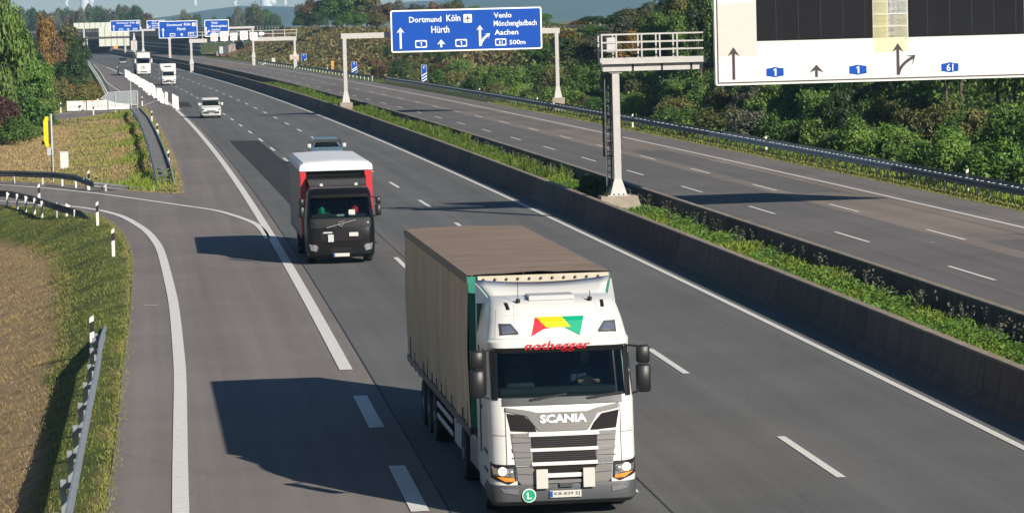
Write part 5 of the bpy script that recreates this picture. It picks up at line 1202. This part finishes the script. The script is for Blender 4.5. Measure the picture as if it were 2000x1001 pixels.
# ------------------------------------------------------------------ vegetation
def quads(cent, nrm, size, asp=1.5, rng=RNG):
    """leaf quads around points with normals"""
    n = len(cent); r = rng.normal(size=(n, 3)); t1 = np.cross(nrm, r); t1 /= np.linalg.norm(t1, axis=1)[:, None]+1e-9
    t2 = np.cross(nrm, t1); t2 /= np.linalg.norm(t2, axis=1)[:, None]+1e-9
    s = (size*rng.uniform(.6, 1.4, n))[:, None] if np.isscalar(size) else (size*rng.uniform(.7, 1.3, n))[:, None]
    a = t1*s*.5*asp; b = t2*s*.5
    co = np.stack([cent-a, cent+b*.9+nrm*s*.12, cent+a, cent-b*.9+nrm*s*.12], 1).reshape(-1, 3); return co
def crown_mesh(name, seed, n, leaf, m, shape='round', blobs=26):
    rng = np.random.default_rng(seed)
    d = rng.normal(size=(blobs, 3)); d /= np.linalg.norm(d, axis=1)[:, None]; rr = rng.uniform(.25, .78, blobs)**.7
    c = d*rr[:, None]
    if shape == 'round': c[:, 2] = c[:, 2]*.85+1.0; br = rng.uniform(.24, .42, blobs)
    elif shape == 'tall': c[:, 2] = c[:, 2]*1.0+1.0; c[:, :2] *= (.95-.42*np.clip(c[:, 2:3], 0, 2)/2); br = rng.uniform(.18, .34, blobs)
    elif shape == 'poplar': c[:, 2] = np.linspace(.15, 1.8, blobs); c[:, :2] *= .45*np.sin(np.linspace(.5, 2.9, blobs))[:, None]+.1; br = .22+.2*np.sin(np.linspace(.3, 3.0, blobs))
    else: c[:, 2] = np.abs(c[:, 2])*1.1+.25; br = rng.uniform(.24, .46, blobs)
    w = br**2; k = rng.choice(blobs, n, p=w/w.sum()); dv = rng.normal(size=(n, 3)); dv /= np.linalg.norm(dv, axis=1)[:, None]
    dv[:, 2] = np.where(dv[:, 2] < -.4, -dv[:, 2], dv[:, 2])
    rad = br[k]*(.62+.46*rng.random(n)**.6)*(1+.22*np.sin(dv[:, 0]*9+k)*np.sin(dv[:, 1]*8+k*2)); P = c[k]+dv*rad[:, None]
    nr = dv*.8+rng.normal(size=(n, 3))*.55+np.array([0, 0, .25]); nr /= np.linalg.norm(nr, axis=1)[:, None]
    P = P[P[:, 2] > 0.02] if shape == 'bush' else P; nr = nr[:len(P)]
    co = quads(P, nr, leaf, rng=rng); me_o = npmesh(name, co, 4, np.arange(len(co)), m); me = me_o.data; bpy.data.objects.remove(me_o); return me
def trunk_mesh(seed):
    rng = random.Random(seed); mb = MB(); mb.cyl((0, 0, -.1), (0, 0, 1.0), .06, 8, .035)
    for k in range(5):
        a = rng.uniform(0, 6.28); z = rng.uniform(.35, .95); mb.cyl((0, 0, z), (cos(a)*.5, sin(a)*.5, z+rng.uniform(.3, .6)), .028, 6, .008)
    o = mb.build('trunk', M['bark'], None, smooth=60); me = o.data; bpy.data.objects.remove(o); return me
CR = {}
def crown(kind, shape, v):
    k = (kind, shape, v)
    if k not in CR: CR[k] = crown_mesh('crown', hash((len(kind)*7+ord(kind[0])*3+ord(shape[0]), v)) % 9973, {'round': 9000, 'tall': 9000, 'bush': 7000, 'poplar': 6000}[shape], {'round': .060, 'tall': .058, 'bush': .068, 'poplar': .055}[shape], LEAF[kind], shape)
    return CR[k]
TRK = [trunk_mesh(i) for i in range(3)]
def tree(u, Y, vtop, wpx, kind, shape, label, group, vbase=None, cat=None, rng=random):
    s = CAM_F/Y; x = at(u, 100, Y=Y).x; z0 = th(x, Y)-.1; zt = at(u, vtop, Y=Y).z; h = max(1.2, zt-z0); r = wpx/s/2
    is_b = shape == 'bush'; nm = 'bush' if is_b else 'tree'
    t = empty(nm, (x, Y, z0), rng.uniform(0, 6.28), label, cat or nm, group)
    c = bpy.data.objects.new('crown', crown(kind, shape, rng.randrange(3))); COL.objects.link(c); c.parent = t
    if is_b: c.scale = (r, r, h/1.75)
    else:
        lo = .05*h; c.location = (0, 0, lo); c.scale = (r*1.05, r*1.05, (h-lo)/1.95)
    k = bpy.data.objects.new('trunk', TRK[rng.randrange(3)]); COL.objects.link(k); k.parent = t; k.scale = (r*.75+h*.1, r*.75+h*.1, h*.6) if not is_b else (r*.5, r*.5, h*.35)
    return t
R_ = random.Random(11)
def J(a): return R_.uniform(-a, a)
# left roadside mass
LT = [(10, 272, -60, 95, 'green', 'round', 'tall leafy green tree at the left edge, cut by the frame'), (40, 290, 150, 120, 'green', 'bush', 'broad green bush at the left edge below the tall tree'), (8, 262, 165, 70, 'maroon', 'bush', 'dark reddish bush at the left edge'),
      (20, 258, 215, 80, 'green', 'bush', 'low green bush nearest to the grass island at the left edge'), (52, 270, 232, 50, 'green', 'bush', 'small green bush sticking out onto the straw slope'), (62, 330, 95, 90, 'bright', 'round', 'bright green tree behind the left bushes'),
      (88, 400, 20, 60, 'golden', 'tall', 'tall orange brown autumn tree left of the sign backs'), (100, 420, 60, 60, 'brown', 'round', 'brownish tree beneath the orange autumn tree'), (135, 470, 55, 80, 'olive', 'tall', 'tall olive green tree beside the far left road edge'),
      (155, 460, 75, 60, 'dark', 'tall', 'dark green tree right next to the cream sign backs'), (135, 380, 100, 70, 'dark', 'round', 'dark round tree behind the golden bush'), (110, 345, 130, 70, 'olive', 'bush', 'olive bush between green trees and golden bush'),
      (122, 372, 148, 56, 'golden', 'bush', 'golden autumn bush behind the banner boards'), (165, 372, 150, 62, 'olive', 'bush', 'yellowish green bush right of the golden bush'), (178, 395, 155, 50, 'golden', 'bush', 'dull golden bush at the guardrail end'), (75, 330, 165, 70, 'green', 'bush', 'green bush left of the roadside post by the banners'),
      (95, 340, 175, 60, 'green', 'bush', 'green bush behind the left banner post'), (48, 560, 60, 50, 'dark', 'round', 'dark distant tree behind the tall left tree'), (60, 345, 75, 60, 'dark', 'round', 'dark tree top above the bright green tree'), (155, 350, 185, 50, 'green', 'bush', 'low green bush right behind the middle banner')]
for u, Y, vt, w, k, sh, lb in LT: tree(u, Y, vt, w, k, sh, lb, None, rng=R_)
# distant tree line left of the hills
for i, u in enumerate(range(30, 300, 13)):
    vt = [24, 15, 17, 19, 18, 22, 20, 16, 13, 16, 12, 10, 13, 12, 13, 17, 11, 9, 11, 15, 22][i]+J(2)
    tree(u+J(3), 1500+J(120), vt, 34+J(6), (kd := R_.choice(['dark', 'dark', 'grey', 'green', 'brown', 'grey'])), 'round', '%s tree in the distant tree line, %s' % (dict(dark='dark', grey='greyish', green='greener', brown='brownish')[kd], 'left of the cream sign backs' if u < 140 else 'above the cream sign backs' if u < 215 else 'behind the farthest blue sign'), 'trees of the distant line on the left, %s, %d' % (kd, (u >= 140)+(u >= 215)), rng=R_)
for i, (u, w, vt, k) in enumerate(((300, 30, 44, 'dark'), (365, 34, 21, 'olive'), (385, 26, 26, 'dark'), (340, 22, 36, 'dark'), (452, 34, 30, 'grey'), (470, 40, 14, 'grey'), (497, 46, 10, 'olive'), (520, 44, 16, 'green'), (540, 34, 26, 'dark'), (420, 30, 34, 'dark'))):
    tree(u, 1350+J(60), vt, w, k, 'round', ['dark low tree just right of the far tree line', 'olive tree behind the larger distant blue sign', 'dark tree between the two distant blue signs', 'small dark tree behind the distant blue sign', 'grey tree above the speed signs, leftmost of its clump', 'tall grey tree above the speed signs', 'tallest olive tree of the clump above the speed signs', 'green tree at the right of the clump above the speed signs', 'small dark tree at the right foot of that clump', 'low dark tree behind the narrow blue sign'][i], None, rng=R_)
def Yfor(u, o):
    """distance at which the line of sight u reaches road offset o"""
    a, b = 80., 900.
    for _ in range(40):
        m = (a+b)/2
        if at(u, 150, Y=m).x > road(o, m).x: b = m
        else: a = m
    return m
# big dark trees on the crest, centre
for i, (u, w, vt, k, Y) in enumerate(((592, 50, 22, 'dark', 590), (606, 52, -4, 'brown', 640), (640, 76, -22, 'dark', 610), (680, 80, -30, 'green', 580), (718, 70, -18, 'olive', 560), (752, 60, 2, 'brown', 540), (780, 54, 6, 'grey', 520), (625, 50, 22, 'dark', 560), (660, 46, 26, 'green', 550), (700, 50, 24, 'green', 520), (735, 50, 28, 'olive', 500),
                                   (815, 60, 8, 'grey', 520), (850, 60, 4, 'brown', 500), (892, 60, 2, 'olive', 480), (930, 56, 8, 'green', 470), (1020, 70, 12, 'olive', 430), (985, 50, 30, 'dark', 440), (1050, 60, 26, 'green', 400), (960, 50, 18, 'dark', 470))):
    Y = Yfor(u, 45+(i % 3)*3.)
    tree(u, Y, vt, w, k, 'round' if i % 2 else 'tall', '%s tree on the embankment top between speed signs and blue sign' % dict(dark='dark', brown='brownish', green='green', olive='olive', grey='greyish')[k] if u < 770 else '%s tree on the embankment rising behind the big blue sign' % dict(dark='dark', brown='brownish', green='green', olive='olive', grey='greyish')[k],
         ('trees on the embankment top left of the blue sign, ' if u < 770 else 'trees behind the blue sign, ')+k, rng=R_)
def zone(u):
    for lim, z in ((1000, 'below the blue sign'), (1090, 'left of the thin gantry leg'), (1185, 'left of the white gantry'), (1300, 'right of the white gantry'), (1400, 'under the walkway end'), (1550, 'below the left panel arrow'), (1700, 'below the short panel arrow'), (1850, 'below the forked panel arrow'), (9999, 'at the right picture edge')):
        if u < lim: return z
# tree wall on the right, behind and under the big panel
for i in range(66):
    f = i/65; row = i % 3; u = 1050+f*1010+J(14); Y = Yfor(u, (33., 39., 47.)[row]+J(1.5)); kind = R_.choice(['dark', 'green', 'green', 'olive', 'dark', 'golden' if f < .25 else 'green', 'grey' if f < .5 else 'green', 'olive'])
    vt = np.interp(u, [1040, 1100, 1150, 1200, 1250, 1300, 1340, 1400, 2050], [58, 46, 34, 20, 8, -6, -60, -120, -200])+(2-row)*np.interp(u, [1040, 1300, 2050], [12, 26, 85])+J(8)
    tree(u, Y, vt, 70+50*f+J(14), kind, 'tall' if R_.random() < .5 else 'round', '%s tree in the %s of the wood, %s' % (dict(dark='dark green', green='mid green', olive='olive', golden='yellowish', grey='grey green', brown='brownish')[kind], ('front', 'middle', 'back')[row], zone(u)), 'trees of the wood on the right bank, %s, %s, %d' % (kind, zone(u), row), rng=R_)
# shrubs along the right bank
for i in range(84):
    f = i/83; u = 860+f*1190+J(12); row = i % 2
    Y = Yfor(u, 23.6+row*4.6+J(.8)); hgt = R_.uniform(2.0, 3.2)+(.8 if row else 0)
    z0_ = th(at(u, 150, Y=Y).x, Y); s_v = CAM_F/Y; vt = at(u, 0, Y=Y).z; vt = (vt-(z0_+hgt))*s_v
    kind = R_.choice((['green', 'bright', 'green', 'olive', 'dark'] if u < 1600 else ['bright', 'green', 'bright', 'bright']) if not row else ['green', 'dark', 'olive', 'green', 'green'])
    if 1420 < u < 1490: kind = 'grey'
    tree(u, Y, vt, (3.1+R_.uniform(-.5, .7))*s_v, kind, 'bush', '%s shrub %s, %s' % (dict(dark='dark green', green='mid green', olive='olive', bright='bright green', grey='greyish twiggy', brown='brownish')[kind], ('in the back row' if row else 'right behind the guardrail'), zone(u)), 'shrubs behind the long guardrail, %s, %s, %d' % (kind, zone(u), row), rng=R_)
for i in range(22):
    f = i/21; u = 735+f*140+J(6); Y = Yfor(u, 24.5+(i % 3)*4.); s_v = CAM_F/Y; hgt = R_.uniform(1.8, 3.0); vt = (at(u, 0, Y=Y).z-(th(at(u, 150, Y=Y).x, Y)+hgt))*s_v; kind = R_.choice(['green', 'dark', 'olive', 'dark', 'brown'])
    tree(u, Y, vt, 3.2*s_v, kind, 'bush', '%s shrub below the %s part of the big blue sign, %s row' % (dict(dark='dark green', green='mid green', olive='olive', brown='brownish')[kind], 'left' if u > 800 else 'outer left', ('lowest', 'middle', 'upper')[i % 3]), 'shrubs below the big blue sign, %s, %d, %d' % (kind, u > 800, i % 3), rng=R_)
# rough growth on the far embankment (reads as one mass)
def scatter(name, pts_fn, n, leaf, m, label, hgt, seed, cat='undergrowth', up=.5):
    rng = np.random.default_rng(seed); P = pts_fn(rng, n); z = terrain(P)
    c = np.column_stack([P, z+rng.random(len(P))**1.5*hgt*(1.+.7*hnoise(P[:, 0]*1.1, P[:, 1]*.7, .8))+.02]); nr = rng.normal(size=(len(P), 3))*.8+np.array([0, 0, up]); nr /= np.linalg.norm(nr, axis=1)[:, None]
    return npmesh(name, quads(c, nr, leaf, 1.6, rng), 4, np.arange(len(P)*4), m, label=label, cat=cat, kind='stuff')
def band(o0, o1, y0, y1):
    def f(rng, n):
        o = rng.uniform(o0, o1, n); y = rng.uniform(y0, y1, n); s = rs(y); q = 1/np.sqrt(1+s*s); return np.column_stack([rx(y)+o*q, y-o*s*q])
    return f
scatter('undergrowth', band(24, 42, 420, 900), 20000, .40, LEAF['brown'], 'brown autumn undergrowth covering the far embankment slope', .7, 3)
scatter('undergrowth', band(23.5, 41, 360, 850), 22000, .40, LEAF['olive'], 'olive green undergrowth mixed over the embankment slope', .9, 4)
scatter('undergrowth', band(22.0, 40, 150, 400), 60000, .17, LEAF['green'], 'green brambles covering the bank between the shrubs', .7, 5)
scatter('undergrowth', band(22.0, 25, 120, 330), 22000, .13, LEAF['bright'], 'green brambles nearest to the right guardrail', .7, 6)

# grass: blades as bent triangles
def blades(name, P, hgt, wid, m, label, seed, zoff=None, cat='grass', lean=.45):
    rng = np.random.default_rng(seed); n = len(P); z = terrain(P) if zoff is None else zoff
    a = rng.uniform(0, 2*pi, n); h = hgt*rng.uniform(.5, 1.35, n) if np.isscalar(hgt) else hgt*rng.uniform(.6, 1.3, n); w = wid*rng.uniform(.7, 1.3, n)
    dx, dy = np.cos(a), np.sin(a); b = rng.uniform(0, 2*pi, n); lx, ly = np.cos(b)*h*lean*rng.random(n), np.sin(b)*h*lean*rng.random(n)
    base = np.column_stack([P, z]); v0 = base-np.column_stack([dx*w, dy*w, np.full(n, .02)]); v1 = base+np.column_stack([dx*w, dy*w, np.full(n, -.02)])
    v2 = base+np.column_stack([lx+dx*w*.3, ly+dy*w*.3, h]); v3 = base+np.column_stack([lx*1.1-dx*w*.2, ly*1.1-dy*w*.2, h*.96])
    co = np.stack([v0, v1, v2, v3], 1).reshape(-1, 3); return npmesh(name, co, 4, np.arange(n*4), m, label=label, cat=cat, kind='stuff')
rng = np.random.default_rng(21)
def dens(P, f, keep):  # keep fraction by noise
    return P[(hnoise(P[:, 0], P[:, 1], f) > keep)]
# median weeds
def medh(P): return .16+.20*np.clip(hnoise(P[:, 0]*1.3, P[:, 1]*.35, 1.)+.4, 0, 1.4)
P = band(1.6, 4.1, 60, 165)(rng, 60000); P = P[rng.random(len(P)) < np.clip(.75+.5*hnoise(P[:, 0]*1.5, P[:, 1]*.6, 1.2), .15, 1)]; blades('median_weeds', P, medh(P), .022, LEAF['grass'], 'lush green weeds filling the near part of the median strip', 22, None, lean=.9)
P = band(1.65, 4.3, 165, 430)(rng, 42000); blades('median_weeds', P, medh(P)*1.7, .040, LEAF['grass'], 'yellow green grass in the far part of the median strip', 23, None, lean=.6)
P = band(1.65, 3.9, 60, 160)(rng, 52000); c = np.column_stack([P, .22+rng.random(len(P))**.8*(.22+.24*np.clip(hnoise(P[:, 0]*1.6, P[:, 1]*.7, 1.1)+.5, 0, 1.2))]); nr = rng.normal(size=(len(P), 3))*.6+np.array([0, 0, 1.]); nr /= np.linalg.norm(nr, axis=1)[:, None]
npmesh('median_weeds', quads(c, nr, .065, 1.5, rng), 4, np.arange(len(P)*4), LEAF['bright'], label='broad leaved bright weeds among the median grass', cat='weeds', kind='stuff')
P = band(3.3, 4.2, 65, 260)(rng, 1100); P = dens(P, 1.7, .15); k = np.repeat(np.arange(len(P)), 14); c = np.column_stack([P[k]+rng.normal(size=(len(k), 2))*.035, .3+rng.random(len(k))*.62]); nr = rng.normal(size=(len(k), 3)); nr /= np.linalg.norm(nr, axis=1)[:, None]
npmesh('tall_weeds', quads(c, nr, .055, 1.6, rng), 4, np.arange(len(k)*4), LEAF['grey'], label='grey seed heads of tall weeds against the far barrier wall', cat='weeds', kind='stuff')
# dark shrub at the gantry foot
tree(1150, 146, 322, 70, 'dark', 'bush', 'dark green shrub in the median left of the white gantry foot', None, rng=R_); tree(1185, 141, 345, 40, 'dark', 'bush', 'small dark shrub hugging the gantry plinth', None, rng=R_)
# right verge
def edge_tufts(name, pl, n, sd_, m, label, hgt, wid):
    k = rng.integers(0, len(pl)-1, n); t = rng.random(n); A = np.array([(p.x, p.y) for p in pl]); d = A[k+1]-A[k]; w = np.linalg.norm(d, axis=1)
    q = A[k]+d*t[:, None]; nn_ = np.column_stack([-d[:, 1], d[:, 0]])/(w[:, None]+1e-6); off = rng.normal(size=n)*sd_*(.5+np.abs(hnoise(q[:, 0]*3, q[:, 1]*2, 1.3)))
    P = q+nn_*off[:, None]; blades(name, P, hgt, wid, m, label, 40, np.maximum(terrain(P), -.03), lean=1.2)
edge_tufts('edge_grass', ledge, 9000, .10, LEAF['mix'], 'grass creeping over the left asphalt edge', .06, .010)
edge_tufts('edge_grass', nose+upper, 7000, .14, LEAF['drygrass'], 'dry grass creeping over the edge of the island', .08, .02)
edge_tufts('edge_grass', [road(18.75, y) for y in range(90, 330, 3)], 9000, .10, LEAF['mix'], 'grass creeping over the edge of the right shoulder', .07, .02)
P = band(18.7, 19.9, 100, 330)(rng, 15000); blades('verge_grass', P, .10, .025, LEAF['mix'], 'mixed grass strip between right shoulder and guardrail', 24)
P = band(19.9, 22.5, 100, 330)(rng, 14000); blades('verge_grass', P, .16, .03, LEAF['grass'], 'green grass growing under and behind the right guardrail', 25)
# left slope and island
def regn(x0, x1, y0, y1, n, dmin, dmax):
    P = np.column_stack([rng.uniform(x0, x1, n), rng.uniform(y0, y1, n)]); P = P[P[:, 0] < rx(P[:, 1])-10.]; d, ins = seg_dist(P, LP); return P[(~ins) & (d > dmin) & (d < dmax)], d[(~ins) & (d > dmin) & (d < dmax)]
P, d = regn(-24, -6, 53, 165, 230000, .02, 5.0)
lim = 1.2+(P[:, 1]-55)*.024; q = d < lim; P, d = P[q], d[q]; keep = rng.random(len(P)) < np.clip(.35+.65*hnoise(P[:, 0], P[:, 1], 1.1)+.2, .12, 1); P = P[keep]
blades('verge_grass', P, .065, .008, LEAF['mix'], 'patchy green verge grass along the slip road edge', 26, lean=1.2)
P, d = regn(-24, -8, 53, 150, 150000, .8, 12.)
lim = .9+(P[:, 1]-55)*.020; q = d > lim; P, d = P[q], d[q]; keep = rng.random(len(P)) < np.clip(.5+.6*hnoise(P[:, 0]*.8, P[:, 1]*.8, .9), .2, .9); P = P[keep]
blades('slope_grass', P, .07, .008, LEAF['drygrass'], 'dry straw coloured grass on the lower left slope', 27, lean=1.3)
P, d = regn(-50, -12, 172, 345, 90000, .1, 16.); blades('island_grass', P, .12, .030, LEAF['drygrass'], 'short dry grass on the triangular island', 28, lean=1.2)
P, d = regn(-50, -12, 172, 345, 90000, .1, 16.); m_ = (hnoise(P[:, 0], P[:, 1], .55) > -.2) & (d < 7.) & (np.abs(d-3.4) > .5); P = P[m_]; blades('island_grass', P, .12, .028, LEAF['mix'], 'yellow green grass in the hollow of the triangular island', 29, lean=1.)
P = np.concatenate([np.column_stack([np.array([q.x]*700)+rng.normal(size=700)*.9-1.4, np.array([q.y]*700)+rng.uniform(-8, 8, 700)]) for q in gr4]); P = P[~seg_dist(P, LP)[1]]
blades('island_grass', P, .28, .035, LEAF['grass'], 'lush green grass strip in the shade of the double guardrail', 30)

# ------------------------------------------------------------------ far background
hl = MB(); V = []; nn = 90
for i in range(nn+1):
    x = -2600+i*5200/nn; z = np.interp(x, [-2600, -720, -650, -560, -430, -380, -150, 0, 230, 1100, 2600], [12, 20, 27, 40, 39, 36, 42, 47, 54, 60, 60])+1.5*sin(i*.9)+1.2*sin(i*2.3); V += [(x, 6000, -2), (x, 6100, z*.7), (x, 6500, z)]
hl.add(V, [(i*3+j, (i+1)*3+j, (i+1)*3+j+1, i*3+j+1) for i in range(nn) for j in range(2)]); hl.build('wooded_hills', M['hill'], kind='structure', smooth=60)
def tower(u, wpx, Y, label, h, slim=False):
    s = CAM_F/Y; x = at(u, 20, Y=Y).x; r = wpx/s/2; t = empty('chimney' if slim else 'cooling_tower', (x, Y, 0), 0, label, 'chimney' if slim else 'cooling tower')
    pr = [(r*1.0, 0), (r*.9, h)] if slim else [(r*1.45, 0), (r*1.2, h*.3), (r*1.0, h*.7), (r*1.04, h)]
    MB().lathe(pr, (0, 0, 0), 28).build('shell', M['steam'], t, smooth=60)
for u, w, lb, sl in ((166, 17, 'pale cooling tower above the left tree line', False), (519, 18, 'pale cooling tower rising behind the clump above the speed signs', False)):
    tower(u, w, 9000., lb, 125, sl)
def plume(u, wpx, vb, label, seed):
    Y = 9000.; s_ = CAM_F/Y; x = at(u, 20, Y=Y).x; z0 = at(u, vb, Y=Y).z; r = wpx/s_/2; rr = random.Random(seed); mb = MB(); t = empty('steam_plume', (x, Y, z0), 0, label, 'steam')
    for k in range(26):
        f = k/25; q = 1.5*r*(.45+.65*f)*rr.uniform(.8, 1.2); c = ((rr.uniform(-.5, .5)+.9*f)*r, 0, f*(136-z0)); mb.lathe([(q*.05, -q), (q*.6, -q*.8), (q, -q*.1), (q*.85, q*.5), (q*.4, q*.9), (q*.05, q)], c, 12)
    mb.build('vapour', M['steam'], t, smooth=80)
for k, (u, w, vb, lb) in enumerate(((130, 8, 11, 'slim white steam plume at the far left of the sky'), (176, 14, 9, 'white steam plume drifting right of the cooling tower'), (381, 7, 10, 'slim white steam plume above the blue hills'), (460, 8, 11, 'leaning white steam plume right of the distant blue signs'), (531, 14, 12, 'broad white steam plume beside the second cooling tower'), (556, 8, 9, 'faint steam plume left of the big dark trees'))):
    plume(u, w, vb, lb, k)
SKYH = 145.
MBh = MB().box(-7000, 7000, -40, 9800, -4., SKYH)
hz = bpy.data.materials.new('haze'); hz.use_nodes = True; t = hz.node_tree; t.nodes.remove(t.nodes['Principled BSDF']); v = t.nodes.new('ShaderNodeVolumePrincipled')
v.inputs['Color'].default_value = (.40, .70, .97, 1); v.inputs['Density'].default_value = .00010; v.inputs['Anisotropy'].default_value = .0
t.links.new(v.outputs[0], t.nodes['Material Output'].inputs['Volume'])
HZ = MBh.build('haze', hz, kind='stuff', label='thin blue air haze over the whole landscape', cat='haze')
